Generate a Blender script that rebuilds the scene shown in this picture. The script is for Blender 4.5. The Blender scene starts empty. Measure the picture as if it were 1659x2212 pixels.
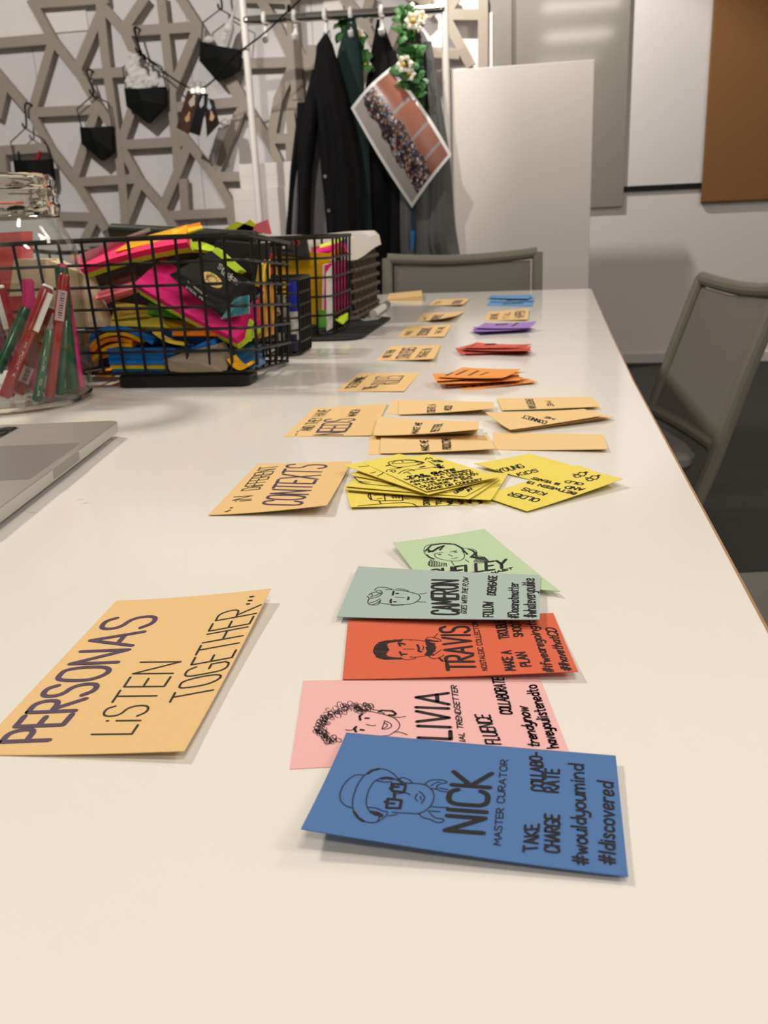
import bpy, math, random
from mathutils import Vector, Matrix
import numpy as np
random.seed(7)
SC = bpy.context.scene
COL = SC.collection
# ------------------------------------------------------------------ camera
W, H, F = 1659, 2212, 1930.0
ROLL, PITCH, YAW = math.atan(.0439), math.atan(623/1930.), math.radians(10.2)
CP = np.array([0, 0, .94])
TZ = .74                                   # table top height
FWD = np.array([-math.sin(YAW)*math.cos(PITCH), math.cos(YAW)*math.cos(PITCH), -math.sin(PITCH)])
_r0 = np.array([math.cos(YAW), math.sin(YAW), 0.]); _u0 = np.cross(_r0, FWD)
_c, _s = math.cos(ROLL), math.sin(ROLL)
RT = _c*_r0 - _s*_u0; DN = -_s*_r0 - _c*_u0
cam = bpy.data.cameras.new('camera'); camo = bpy.data.objects.new('camera', cam); COL.objects.link(camo)
cam.sensor_fit = 'HORIZONTAL'; cam.sensor_width = 36; cam.lens = 36*F/W
cam.clip_start = .02; cam.clip_end = 60
cam.dof.use_dof = True; cam.dof.focus_distance = .50; cam.dof.aperture_fstop = 26
camo.matrix_world = Matrix(((RT[0], -DN[0], -FWD[0], CP[0]), (RT[1], -DN[1], -FWD[1], CP[1]), (RT[2], -DN[2], -FWD[2], CP[2]), (0, 0, 0, 1)))
SC.camera = camo
# ------------------------------------------------------------------ world, lights, exposure
wd = bpy.data.worlds.new('world'); SC.world = wd; wd.use_nodes = True
wd.node_tree.nodes['Background'].inputs[0].default_value = (.9, .85, .8, 1)
wd.node_tree.nodes['Background'].inputs[1].default_value = .02
SC.view_settings.view_transform = 'Standard'; SC.view_settings.look = 'None'
SC.view_settings.gamma = 1; SC.view_settings.use_curve_mapping = False
SC.view_settings.exposure = 0.0
WARM = (1, .90, .765)
def area(name, loc, size, power, aim=None, col=WARM, spread=180):
    l = bpy.data.lights.new(name, 'AREA'); l.shape = 'RECTANGLE'; l.size, l.size_y = size; l.energy = power; l.color = col
    l.spread = math.radians(spread)
    o = bpy.data.objects.new(name, l); COL.objects.link(o); o.location = loc
    if aim is not None:
        o.rotation_euler = (Vector(aim)-Vector(loc)).to_track_quat('-Z', 'Y').to_euler()
    return o
def spot(name, loc, aim, power, angle, blend=.3, rad=.05, col=WARM):
    l = bpy.data.lights.new(name, 'SPOT'); l.energy = power; l.color = col; l.spot_size = math.radians(angle); l.spot_blend = blend; l.shadow_soft_size = rad
    o = bpy.data.objects.new(name, l); COL.objects.link(o); o.location = loc
    o.rotation_euler = (Vector(aim)-Vector(loc)).to_track_quat('-Z', 'Y').to_euler()
    return o
CEIL = 3.3
NEUT = (1, .93, .85)
area('ceiling_lamp_near', (.45, .12, CEIL-.03), (.9, .3), 21)
area('ceiling_lamp_left', (-2.2, 1.75, CEIL-.1), (.35, .35), 27, (-.3, 1.2, TZ), spread=112)
area('ceiling_lamp_rear', (.48, -1.75, CEIL-.03), (.9, .4), 30)
area('ceiling_lamp_far_rear', (.40, -3.8, CEIL-.03), (.9, .4), 16)
area('ceiling_lamp_middle', (1.9, 3.0, CEIL-.03), (1.2, .3), 16, (.4, 2.0, TZ), NEUT, 130)
area('ceiling_lamp_right', (3.2, .6, CEIL-.03), (1.2, .3), 45, None, NEUT)
area('fill_light_wall', (2.5, 3.6, CEIL-.03), (1.2, .3), 25, None, NEUT)  # added fill light that lifts the back wall and far table, no known fixture
spot('track_lamp_lattice', (-2.5, 2.6, 3.2), (-2.5, 6.0, 1.45), 285, 66, .6, .035, (1, .95, .91))
spot('track_lamp_rack', (-1.2, 2.6, 3.2), (-1.15, 6.0, 1.35), 160, 34, .6, .035, NEUT)
spot('track_lamp_board', (-.56, 5.14, 3.2), (.42, 6.0, .7), 240, 78, .5, .035, NEUT)


# ------------------------------------------------------------------ pixel -> world helpers (points on real planes)
def ray(x, y): return ((x-W/2)*RT + (y-H/2)*DN)/F + FWD
def hz(x, y, z=TZ):
    r = ray(x, y); return CP + (z-CP[2])/r[2]*r
def hy(x, y, Y):
    r = ray(x, y); return CP + (Y-CP[1])/r[1]*r
def hplane(x, y, p, n):
    r = ray(x, y); return CP + np.dot(np.array(p)-CP, n)/np.dot(r, n)*r
# ------------------------------------------------------------------ materials
def lin(h):
    h = h.lstrip('#'); c = [int(h[i:i+2], 16)/255 for i in (0, 2, 4)]
    return tuple(v/12.92 if v <= .04045 else ((v+.055)/1.055)**2.4 for v in c)
MATS = {}
def mat(name, col, rough=.6, metal=0, noise=0, nscale=40, bump=0, bscale=200, spec=.5, trans=0, ior=1.45, coat=0, stretch=None, sheen=0, alpha=1):
    if name in MATS: return MATS[name]
    m = bpy.data.materials.new(name); m.use_nodes = True; nt = m.node_tree; b = nt.nodes['Principled BSDF']
    c = lin(col) if isinstance(col, str) else col
    b.inputs['Base Color'].default_value = (*c, 1); b.inputs['Roughness'].default_value = rough; b.inputs['Metallic'].default_value = metal
    b.inputs['Specular IOR Level'].default_value = spec; b.inputs['IOR'].default_value = ior
    b.inputs['Transmission Weight'].default_value = trans; b.inputs['Coat Weight'].default_value = coat
    b.inputs['Sheen Weight'].default_value = sheen; b.inputs['Alpha'].default_value = alpha
    if noise or bump:
        tc = nt.nodes.new('ShaderNodeTexCoord'); mp = nt.nodes.new('ShaderNodeMapping'); nt.links.new(tc.outputs['Object'], mp.inputs[0])
        if stretch: mp.inputs['Scale'].default_value = stretch
    if noise:
        n = nt.nodes.new('ShaderNodeTexNoise'); n.inputs['Scale'].default_value = nscale; n.inputs['Detail'].default_value = 4
        nt.links.new(mp.outputs[0], n.inputs[0])
        mx = nt.nodes.new('ShaderNodeMix'); mx.data_type = 'RGBA'
        mx.inputs[6].default_value = (*[v*(1-noise) for v in c], 1); mx.inputs[7].default_value = (*[min(1, v*(1+noise)) for v in c], 1)
        nt.links.new(n.outputs[0], mx.inputs[0]); nt.links.new(mx.outputs[2], b.inputs['Base Color'])
    if bump:
        n2 = nt.nodes.new('ShaderNodeTexNoise'); n2.inputs['Scale'].default_value = bscale; n2.inputs['Detail'].default_value = 3
        nt.links.new(mp.outputs[0], n2.inputs[0])
        bp = nt.nodes.new('ShaderNodeBump'); bp.inputs['Strength'].default_value = bump; bp.inputs['Distance'].default_value = .002
        nt.links.new(n2.outputs[0], bp.inputs['Height']); nt.links.new(bp.outputs[0], b.inputs['Normal'])
    MATS[name] = m; return m
def paper(name, col, k=(1, 1, 1)): return mat('paper_'+name, tuple(min(.9, a*b) for a, b in zip(lin(col), k)), .85, noise=.05, nscale=900, bump=.12, bscale=1500, spec=.2)
M_table = mat('white_laminate', (.80, .78, .74), .13, spec=.5, noise=.012, nscale=8)
M_ply = mat('plywood_edge', '#b08a5c', .6, noise=.25, nscale=60, stretch=(1, 1, 12))
M_wall = mat('wall_paint', (.74, .71, .705), .75, noise=.015, nscale=3, bump=.03, bscale=120)
M_ceil = mat('ceiling_paint', (.78, .77, .75), .9)
M_carpet = mat('charcoal_carpet', '#3b3b39', .95, noise=.35, nscale=350, bump=.6, bscale=500, spec=.1)
M_lattice = mat('taupe_painted_board', (.36, .31, .255), .6, noise=.05, nscale=30)
M_grayboard = mat('grey_gloss_glassboard', (.27, .255, .23), .08, spec=.6)
M_cork = mat('brown_cork', (.25, .115, .038), .9, noise=.4, nscale=240, bump=.3, bscale=300)
M_black = mat('black_plastic', (.006, .006, .006), .45, spec=.35)
M_blackwire = mat('black_coated_wire', (.008, .0075, .007), .42, spec=.35)
M_blackcloth = mat('black_cloth', (.008, .008, .0085), .95, bump=.4, bscale=600, spec=.15)
M_liningg = mat('grey_lining', (.2, .19, .20), .8, bump=.2, bscale=400)
M_greencloth = mat('dark_green_cloth', (.010, .026, .024), .9, bump=.3, bscale=500)
M_greycloth = mat('charcoal_fleece', (.115, .116, .113), .95, noise=.2, nscale=300, bump=.4, bscale=500)
M_whitepaint = mat('white_painted_steel', (.80, .76, .72), .35)
M_chrome = mat('chrome', (.75, .74, .72), .08, metal=1)
M_whiteplastic = mat('white_plastic', (.82, .80, .77), .4)
M_foam = mat('white_foam_board', (.78, .72, .68), .7)
M_lean = mat('pale_grey_board', (.76, .71, .67), .6)
M_chairfab = mat('grey_woven_fabric', (.21, .20, .185), .9, noise=.3, nscale=120, stretch=(14, 14, 1), bump=.3, bscale=700)
M_chairframe = mat('grey_painted_tube', (.19, .18, .155), .5)
M_glass = mat('clear_glass', (.97, .985, .97), .0, trans=1, ior=1.45)
def thin_glass():
    m = bpy.data.materials.new('thin_clear_glass'); m.use_nodes = True; nt = m.node_tree; nt.nodes.remove(nt.nodes['Principled BSDF']); N = nt.nodes.new; Lk = nt.links.new
    lw = N('ShaderNodeLayerWeight'); lw.inputs[0].default_value = .5; pw = N('ShaderNodeMath'); pw.operation = 'POWER'; pw.inputs[1].default_value = 4; Lk(lw.outputs['Facing'], pw.inputs[0]); f = N('ShaderNodeMath'); f.operation = 'MULTIPLY_ADD'; f.inputs[1].default_value = .5; f.inputs[2].default_value = .03; Lk(pw.outputs[0], f.inputs[0]); t = N('ShaderNodeBsdfTransparent'); t.inputs[0].default_value = (.975, .98, .965, 1); g = N('ShaderNodeBsdfGlossy'); g.inputs['Roughness'].default_value = .02
    x = N('ShaderNodeMixShader'); Lk(f.outputs[0], x.inputs[0]); Lk(t.outputs[0], x.inputs[1]); Lk(g.outputs[0], x.inputs[2]); Lk(x.outputs[0], nt.nodes['Material Output'].inputs[0]); return m
M_thin = thin_glass()
M_neck = mat('thick_neck_glass', (.95, .935, .84), .03, trans=1, ior=1.22)
M_alu = mat('silver_aluminium', (.55, .53, .51), .38, metal=.85, bump=.03, bscale=2500)
M_trackpad = mat('trackpad_glass', (.27, .255, .25), .32, metal=.3)
M_ink = mat('black_marker_ink', (.012, .011, .013), .6)
M_purple = mat('purple_marker_ink', (.07, .038, .09), .6)
M_white = mat('white_print', (.75, .74, .72), .6)
M_wicker = mat('brown_wicker', (.085, .062, .045), .7, noise=.3, nscale=80, bump=.3, bscale=200)
M_canvas = mat('white_cotton', (.76, .72, .66), .95, bump=.4, bscale=500)
M_leaf = mat('green_leaf', (.022, .11, .014), .55, noise=.35, nscale=60)
M_petal = mat('white_petal', (.80, .76, .62), .7)
M_yellow_c = mat('yellow_stamen', (.75, .45, .04), .7)
M_steel = mat('bright_steel', (.42, .40, .36), .35, metal=1)
# ------------------------------------------------------------------ object helpers
WL = {}
def link(o, parent=None, loc=(0, 0, 0)):
    COL.objects.link(o); pl = WL.get(parent, (0, 0, 0)) if parent else (0, 0, 0)
    if parent: o.parent = parent
    o.location = [loc[i]-pl[i] for i in range(3)]; WL[o] = tuple(loc)
    return o
def tag(o, label=None, cat=None, group=None, kind=None):
    if label: o['label'] = label
    if cat: o['category'] = cat
    if group: o['group'] = group
    if kind: o['kind'] = kind
    return o
def thing(name, label, cat, loc, group=None):
    return tag(link(bpy.data.objects.new(name, None), None, tuple(float(v) for v in loc)), label, cat, group)
class MB:
    def __init__(s): s.v, s.f = [], []
    def add(s, vs, fs):
        b = len(s.v); s.v += [tuple(float(c) for c in v) for v in vs]; s.f += [tuple(b+i for i in f) for f in fs]; return s
    def box(s, a, b, bev=0):
        (x0, y0, z0), (x1, y1, z1) = a, b
        if bev:
            e = bev
            pts = []
            for z, k in ((z0, e), (z0+e, 0), (z1-e, 0), (z1, e)):
                pts.append([(x0+k+e, y0+k, z), (x1-k-e, y0+k, z), (x1-k, y0+k+e, z), (x1-k, y1-k-e, z), (x1-k-e, y1-k, z), (x0+k+e, y1-k, z), (x0+k, y1-k-e, z), (x0+k, y0+k+e, z)])
            return s.loft(pts)
        return s.add([(x, y, z) for z in (z0, z1) for x, y in ((x0, y0), (x1, y0), (x1, y1), (x0, y1))],
                     [(3, 2, 1, 0), (4, 5, 6, 7), (0, 1, 5, 4), (1, 2, 6, 5), (2, 3, 7, 6), (3, 0, 4, 7)])
    def hexa(s, p8):  # bottom 4, top 4
        return s.add(p8, [(3, 2, 1, 0), (4, 5, 6, 7), (0, 1, 5, 4), (1, 2, 6, 5), (2, 3, 7, 6), (3, 0, 4, 7)])
    def loft(s, rings, cap=True, closed=True):
        n = len(rings[0]); vs = [p for r in rings for p in r]; fs = []
        for i in range(len(rings)-1):
            for j in range(n if closed else n-1):
                k = (j+1) % n; fs.append((i*n+j, i*n+k, (i+1)*n+k, (i+1)*n+j))
        if cap: fs += [tuple(range(n-1, -1, -1)), tuple((len(rings)-1)*n+j for j in range(n))]
        return s.add(vs, fs)
    def prism(s, poly, d):  # polygon 3D extruded by vector d
        n = len(poly); q = [tuple(np.array(p)+np.array(d)) for p in poly]
        return s.add(list(poly)+q, [tuple(range(n-1, -1, -1)), tuple(range(n, 2*n))]+[(i, (i+1) % n, n+(i+1) % n, n+i) for i in range(n)])
    def tube(s, path, r, n=8, cap=True, closed=False):
        P = [Vector(tuple(float(c) for c in p)) for p in path]; rings = []; m = len(P); up = None
        for i, p in enumerate(P):
            if closed: t = P[(i+1) % m]-P[i-1]
            else: t = (P[min(i+1, m-1)]-P[max(i-1, 0)])
            t = t.normalized() if t.length > 1e-9 else Vector((0, 0, 1))
            if up is None: up = Vector((0, 0, 1)) if abs(t.z) < .9 else Vector((0, 1, 0))
            a = t.cross(up)
            if a.length < 1e-6: a = t.cross(Vector((1, 0, 0)))
            a.normalize(); bb = a.cross(t); up = bb
            rr = r[i] if isinstance(r, (list, tuple)) else r
            rings.append([tuple(p+a*rr*math.cos(2*math.pi*k/n)+bb*rr*math.sin(2*math.pi*k/n)) for k in range(n)])
        if closed: rings.append(rings[0]); cap = False
        return s.loft(rings, cap)
    def lathe(s, c, prof, n=32, cap=False):
        return s.loft([[(c[0]+r*math.cos(2*math.pi*k/n), c[1]+r*math.sin(2*math.pi*k/n), z) for k in range(n)] for r, z in prof], cap)
    def disc(s, c, nrm, r, n=10, th=.001):
        nrm = Vector(nrm).normalized(); return s.tube([Vector(tuple(c)), Vector(tuple(c))+nrm*th], r, n)
    def blob(s, c, r, n=8, sq=(1, 1, 1)):
        prof = [(max(1e-4, math.sin(math.pi*i/n)), -math.cos(math.pi*i/n)) for i in range(n+1)]
        return s.loft([[(c[0]+r*sq[0]*a*math.cos(2*math.pi*k/10), c[1]+r*sq[1]*a*math.sin(2*math.pi*k/10), c[2]+r*sq[2]*b) for k in range(10)] for a, b in prof], False)
    def build(s, name, m, parent=None, loc=None, smooth=False, kind=None):
        L = WL[parent] if parent else (tuple(float(c) for c in (loc if loc is not None else (0, 0, 0))))
        me = bpy.data.meshes.new(name); me.from_pydata([(x-L[0], y-L[1], z-L[2]) for x, y, z in s.v], [], s.f); me.update()
        ms = m if isinstance(m, list) else [m]
        for q in ms: me.materials.append(q)
        if smooth:
            for p in me.polygons: p.use_smooth = True
            try: me.set_sharp_from_angle(angle=math.radians(40))
            except Exception: pass
        o = bpy.data.objects.new(name, me); link(o, parent, L)
        if kind: o['kind'] = kind
        return o
def smoothp(pts, it=2, closed=False):
    P = [np.array(p, float) for p in pts]
    for _ in range(it):
        Q = [] if closed else [P[0]]
        n = len(P)
        for i in range(n if closed else n-1):
            a, b = P[i], P[(i+1) % n]; Q += [a*.75+b*.25, a*.25+b*.75]
        if not closed: Q.append(P[-1])
        P = Q
    return P
def rrect(x0, x1, y0, y1, r, z, n=5):
    pts = []
    for cx, cy, a0 in ((x1-r, y0+r, -90), (x1-r, y1-r, 0), (x0+r, y1-r, 90), (x0+r, y0+r, 180)):
        for k in range(n+1):
            a = math.radians(a0+90*k/n); pts.append((cx+r*math.cos(a), cy+r*math.sin(a), z))
    return pts
# ------------------------------------------------------------------ SETTING
WY = 6.08
X0, X1, YB = -4.6, 4.2, -4.6
def struct(name, mb, m): return mb.build(name, m, kind='structure')
struct('floor', MB().box((X0, YB, -.1), (X1, WY, 0)), M_carpet)
struct('ceiling', MB().box((X0, YB, CEIL), (X1, WY, CEIL+.1)), M_ceil)
struct('wall_back', MB().box((X0-.1, WY, 0), (X1+.1, WY+.1, CEIL)), M_wall)
struct('wall_left', MB().box((X0-.1, YB, 0), (X0, WY, CEIL)), M_wall)
struct('wall_right', MB().box((X1, YB, 0), (X1+.1, WY, CEIL)), M_wall)
struct('wall_front', MB().box((X0-.1, YB-.1, 0), (X1+.1, YB, CEIL)), M_wall)
M_skirt = mat('skirting_paint', (.62, .60, .58), .35)
bbm = MB().box((X0, WY-.018, 0), (X1, WY, .058)).loft([[(x, WY-.018, .058), (x, WY-.006, .066), (x, WY, .066), (x, WY, .058)] for x in (X0, X1)])
struct('baseboard_back', bbm, M_skirt)
zt, zb = hy(1427, 399, WY)[2], hy(1427, 411, WY)[2]
struct('trim_1', MB().box((.1, WY-.012, zb), (1.2, WY, zt)), M_black)
# vertical joints between wall boards
for i, (x, y) in enumerate(((77, 150), (440, 420), (672, 20))):
    p = hy(x, y, WY); struct('trim_%d' % (i+2), MB().box((p[0]-.003, WY-.002, .07), (p[0]+.003, WY, CEIL)), mat('joint', (.45, .43, .42), .8))
# ------------------------------------------------------------------ TABLE
edge = [(.112, -.75), (.113, .42), (.114, .56)] + [tuple(hz(x, y)[:2]) for x, y in ((1366, 820), (1320, 723), (1300, 678), (1276.5, 623.3))]
fl = hz(913, 633.4); LX = -1.25; edge = [(x+.0028, y) for x, y in edge]; edge[-1] = (edge[-1][0], edge[-1][1]+.0028)
yl = edge[-1][1] + (fl[1]-edge[-1][1])/(fl[0]-edge[-1][0])*(LX-edge[-1][0])
poly = edge + [(LX, yl), (LX, -.75)]
def offs(k): return [(x-(k if x > 0 else -k), y+(k if y < 0 else -k)) for x, y in poly]
table = thing('meeting_table', 'long white laminate meeting table with raw plywood edge under the cards', 'table', (-.5, 1, 0))
tt = MB().loft([[(x, y, z) for x, y in offs(k)] for z, k in ((TZ-.0012, .0027), (TZ-.0003, .0027), (TZ, .0032))]).build('tabletop', M_table, table)
MB().loft([[(x, y, z) for x, y in offs(k)] for z, k in ((TZ-.026, .001), (TZ-.0245, 0), (TZ-.0024, 0), (TZ-.0004, .0028))]).build('plywood_edge', M_ply, table)
for lx, ly in ((-.03, -.6), (-1.15, -.6), (-.06, 2.45), (-1.15, 2.45)):
    MB().box((lx-.03, ly-.03, 0), (lx+.03, ly+.03, TZ-.026), .004).build('leg', M_whitepaint, table)
MB().box((-1.15, -.62, TZ-.08), (-.03, -.58, TZ-.026)).box((-1.15, 2.43, TZ-.08), (-.06, 2.47, TZ-.026)).build('apron', M_whitepaint, table)
# faint pen smudges on the table top
sm = MB()
for a in (((165, 1080), (180, 1079)), ((178, 1088), (194, 1085)), ((60, 1106), (80, 1108))):
    p, q = hz(*a[0]), hz(*a[1]); d = (q-p); nn = np.array([-d[1], d[0], 0]); nn = nn/np.linalg.norm(nn)*.0006; zz = np.array([0, 0, .00012])
    sm.add([p-nn*.4+zz, (p+q)/2-nn+zz, q-nn*.3+zz, q+nn*.3+zz, (p+q)/2+nn+zz, p+nn*.4+zz], [(0, 1, 2, 3, 4, 5)])
sm.build('pen_smudge', mat('faint_smudge', (.55, .52, .48), .6), table)
# ------------------------------------------------------------------ stroke lettering
FONT = {}
def _f(s):
    for row in s.strip().split('\n'):
        ch, w, rest = row.split(' ', 2); st = []
        for part in rest.split('|'):
            sm_ = part.startswith('~'); nums = [float(t) for t in part.lstrip('~').split()]
            pts = list(zip(nums[::2], nums[1::2])); st.append([tuple(p) for p in (smoothp(pts, 2) if sm_ else pts)])
        FONT[ch] = (float(w), st)
_f('''
A .62 0 0 .3 1 .6 0|.12 .35 .5 .35
B .5 0 0 0 1|~0 1 .4 1 .45 .6 0 .52|~0 .52 .5 .55 .55 .02 0 0
C .52 ~.52 .8 .42 1.02 0 1 -.02 .5 0 0 .42 -.02 .52 .2
D .55 0 0 0 1|~0 1 .4 1 .58 .7 .55 .25 .35 0 0 0
E .45 .45 1 0 1 0 0 .45 0|0 .52 .38 .52
F .45 .45 1 0 1 0 0|0 .52 .38 .52
G .58 ~.54 .82 .42 1.03 0 1 -.02 .5 0 0 .42 -.03 .55 .12|.55 .1 .55 .45 .28 .45
H .55 0 0 0 1|.52 0 .52 1|0 .5 .52 .5
I .12 .05 0 .05 1
J .4 ~.4 1 .4 .3 .3 0 .1 0 0 .2
K .52 0 0 0 1|.48 1 .02 .5 .52 0
L .42 0 1 0 0 .42 0
M .7 0 0 .06 1 .35 .3 .62 1 .7 0
N .56 0 0 0 1 .54 0 .54 1
O .6 ~.3 1 .08 .98 0 .6 .02 .2 .3 -.03 .56 .1 .6 .6 .5 .98 .3 1
P .5 0 0 0 1|~0 1 .45 1 .55 .5 0 .48
Q .6 ~.3 1 0 .9 0 .1 .3 0 .6 .1 .6 .9 .3 1|.35 .25 .62 -.05
R .52 0 0 0 1|~0 1 .45 1 .52 .52 0 .5|.12 .5 .52 0
S .5 ~.48 .85 .35 1.05 0 1 .02 .6 .45 .5 .52 .05 .2 -.05 0 .15
T .56 0 1 .56 1|.28 1 .28 0
U .55 ~0 1 0 .2 .1 0 .45 0 .55 .2 .55 1
V .56 0 1 .28 0 .56 1
W .78 0 1 .18 0 .39 .7 .6 0 .78 1
X .54 0 0 .54 1|0 1 .54 0
Y .54 0 1 .27 .5|.54 1 .27 .5 .27 0
Z .5 0 1 .5 1 0 0 .5 0
a .42 ~.4 .55 .1 .62 0 .25 .12 0 .38 .1 .4 .5|.4 .6 .42 0
b .42 0 1 0 0|~0 .4 .25 .65 .45 .3 .2 -.03 0 .1
c .38 ~.38 .5 .15 .65 0 .3 .12 0 .38 .1
d .42 ~.4 .5 .1 .62 0 .25 .15 -.02 .4 .15|.42 1 .42 0
e .4 ~.02 .3 .4 .35 .35 .62 .05 .6 0 .2 .12 -.03 .4 .12
f .36 ~.36 .95 .18 1.05 .14 .7 .14 0|0 .58 .32 .58
g .42 ~.4 .55 .1 .62 0 .3 .15 .05 .4 .2|~.42 .6 .42 -.1 .3 -.38 0 -.25
h .42 0 0 0 1|~0 .35 .2 .65 .4 .5 .42 0
i .1 .05 0 .05 .6|.05 .8 .05 .84
k .4 0 0 0 1|.36 .6 .02 .3 .4 0
l .1 .05 1 .05 0
m .62 0 0 0 .6|~0 .4 .15 .65 .3 .5 .31 0|~.31 .4 .45 .65 .6 .5 .62 0
n .42 0 0 0 .6|~0 .35 .2 .66 .4 .5 .42 0
o .42 ~.2 .62 0 .5 0 .1 .2 -.02 .42 .1 .42 .5 .2 .62
p .42 0 .6 0 -.35|~0 .5 .25 .68 .45 .3 .2 -.03 0 .1
r .3 0 0 0 .6|~0 .35 .1 .6 .3 .58
s .34 ~.34 .52 .15 .68 0 .48 .32 .25 .3 -.02 0 .08
t .34 .15 .95 .15 .05 .3 0|0 .62 .34 .62
u .42 ~0 .6 0 .1 .2 -.05 .4 .15 .42 .6|.42 .6 .42 0
v .4 0 .6 .2 0 .4 .6
w .58 0 .6 .14 0 .29 .5 .44 0 .58 .6
y .42 ~0 .6 .02 .15 .2 .05 .4 .2|~.42 .6 .42 0 .3 -.35 .02 -.3
# .6 .12 0 .22 1|.36 0 .46 1|0 .65 .6 .7|-.02 .3 .56 .35
. .1 .05 0 .05 .04
' .1 .05 1 .03 .8
- .35 .02 .5 .33 .5
& .5 .5 0 .1 .8 .25 1 .35 .8 0 .25 .2 0 .5 .4
0 .5 ~.25 1 0 .9 0 .1 .25 0 .5 .1 .5 .9 .25 1
1 .2 .02 .8 .12 1 .12 0
3 .45 ~0 .9 .4 1.05 .4 .6 .12 .55|~.12 .55 .5 .5 .45 -.02 0 .08
4 .5 .4 0 .4 1 0 .35 .5 .35
8 .45 ~.22 .5 .45 .75 .22 1 0 .75 .22 .5 .48 .25 .22 0 -.03 .25 .22 .5
''')
def text_strokes(txt, p0, p1, p2, jit=.02):
    """strokes of txt with baseline p0->p1 and cap-height point p2 (2-D)"""
    p0, p1, p2 = (np.array(p, float) for p in (p0, p1, p2)); gap = .16
    tw = sum((FONT[c][0] if c != ' ' else .32)+gap for c in txt)-gap
    ex = (p1-p0)/tw; ey = p2-p0; x = 0; out = []
    for c in txt:
        if c == ' ': x += .32+gap; continue
        w, st = FONT[c]; dy = random.uniform(-jit, jit)
        for s_ in st: out.append([tuple(p0+ex*(x+a)+ey*(b+dy)) for a, b in s_])
        x += w+gap
    return out
def ribbons(strokes3, w, nrm=(0, 0, 1), mb=None):
    mb = mb or MB(); n = Vector(nrm)
    for s_ in strokes3:
        P = [Vector(tuple(float(c) for c in p)) for p in s_]
        for i in range(len(P)-1):
            d = P[i+1]-P[i]
            if d.length < 1e-7: continue
            a = n.cross(d).normalized()*w/2
            mb.add([P[i]-a, P[i+1]-a, P[i+1]+a, P[i]+a], [(0, 1, 2, 3)])
        u = n.orthogonal().normalized(); v = n.cross(u)
        k = 6
        for p in (P if w > .0006 else (P[0], P[-1])):
            mb.add([p+(u*math.cos(2*math.pi*j/k)+v*math.sin(2*math.pi*j/k))*w/2 for j in range(k)], [tuple(range(k))])
    return mb
# ------------------------------------------------------------------ CARDS
class Card:
    """sheet through 4 pixel corners (near-left, far-left, far-right, near-right) lying at height z0 with lifted corners"""
    def __init__(s, name, px, k, m, label, cat='card', group=None, lift=(0, 0, 0, 0), bow=0, th=.00035):
        s.z0 = TZ+.0003+k*.0007; s.bow = bow
        s.c = [hz(x, y, s.z0+l) for (x, y), l in zip(px, lift)]
        nu, nv = 14, 8; vs = []; fs = []
        for t in (0, -th):
            for j in range(nv+1):
                for i in range(nu+1):
                    p = s.S(i/nu, j/nv); vs.append((p[0], p[1], p[2]+t))
        q = (nu+1)*(nv+1); R = lambda i, j: j*(nu+1)+i
        for j in range(nv):
            for i in range(nu):
                fs.append((R(i, j), R(i+1, j), R(i+1, j+1), R(i, j+1))); fs.append((q+R(i, j+1), q+R(i+1, j+1), q+R(i+1, j), q+R(i, j)))
        rim = [R(i, 0) for i in range(nu)]+[R(nu, j) for j in range(nv)]+[R(i, nv) for i in range(nu, 0, -1)]+[R(0, j) for j in range(nv, 0, -1)]
        for a, b in zip(rim, rim[1:]+rim[:1]): fs.append((q+a, q+b, b, a))
        c = sum(s.c)/4; mb = MB(); mb.v, mb.f = vs, fs
        s.o = mb.build(name, m, None, c, True); tag(s.o, label, cat, group); WL[s.o] = tuple(c)
    def S(s, u, v):  # u from left to right, v from near to far
        a, b, c, d = s.c
        p = a*(1-u)*(1-v)+b*(1-u)*v+c*u*v+d*u*(1-v)
        # lifted corners rise late, like stiff paper
        zl = [q[2]-s.z0 for q in s.c]
        z = zl[0]*((1-u)*(1-v))**1.5+zl[1]*((1-u)*v)**1.5+zl[2]*(u*v)**1.5+zl[3]*(u*(1-v))**1.5
        p = p.copy(); p[2] = s.z0+z+s.bow*4*u*(1-u)*(1-.5*v); return p
    def at(s, x, y, off=.00025):
        u, v, z = .5, .5, s.z0
        for _ in range(5):
            P = hz(x, y, z)
            for _ in range(5):
                S0 = s.S(u, v); e = 1e-4
                du = (s.S(u+e if u < .9 else u-e, v)-S0)[:2]/(e if u < .9 else -e); dv = (s.S(u, v+e if v < .9 else v-e)-S0)[:2]/(e if v < .9 else -e)
                J = np.array([du, dv]).T; d = np.linalg.solve(J, (P-S0)[:2]); u = min(1, max(0, u+d[0])); v = min(1, max(0, v+d[1]))
            z = s.S(u, v)[2]+off
        return hz(x, y, z)
    def draw(s, name, strokes, w, m=None, smooth=0, label=None):
        mb = MB(); w *= 1.25 if name.startswith(('portrait', 'hair')) else 1.45
        for st in strokes:
            st = [tuple(p) for p in (smoothp(st, smooth) if smooth and len(st) > 2 else st)]
            ribbons([[s.at(*p) for p in st]], w, mb=mb)
        o = mb.build(name, m or M_ink, s.o)
        if label: o['label'] = label
        return o
    def write(s, items, w, m=None, name='lettering'):
        st = []; w *= 1.2 if name == 'heading' else 1.0
        for t in items: st = s.draw(name, text_strokes(*t), w, m)
        return st
def Z(reg, sc, pl):  # zoom coordinates -> photograph pixels
    return [[(reg[0]+x/sc, reg[1]+y/sc) for x, y in zip(l[::2], l[1::2])] for l in pl]
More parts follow.
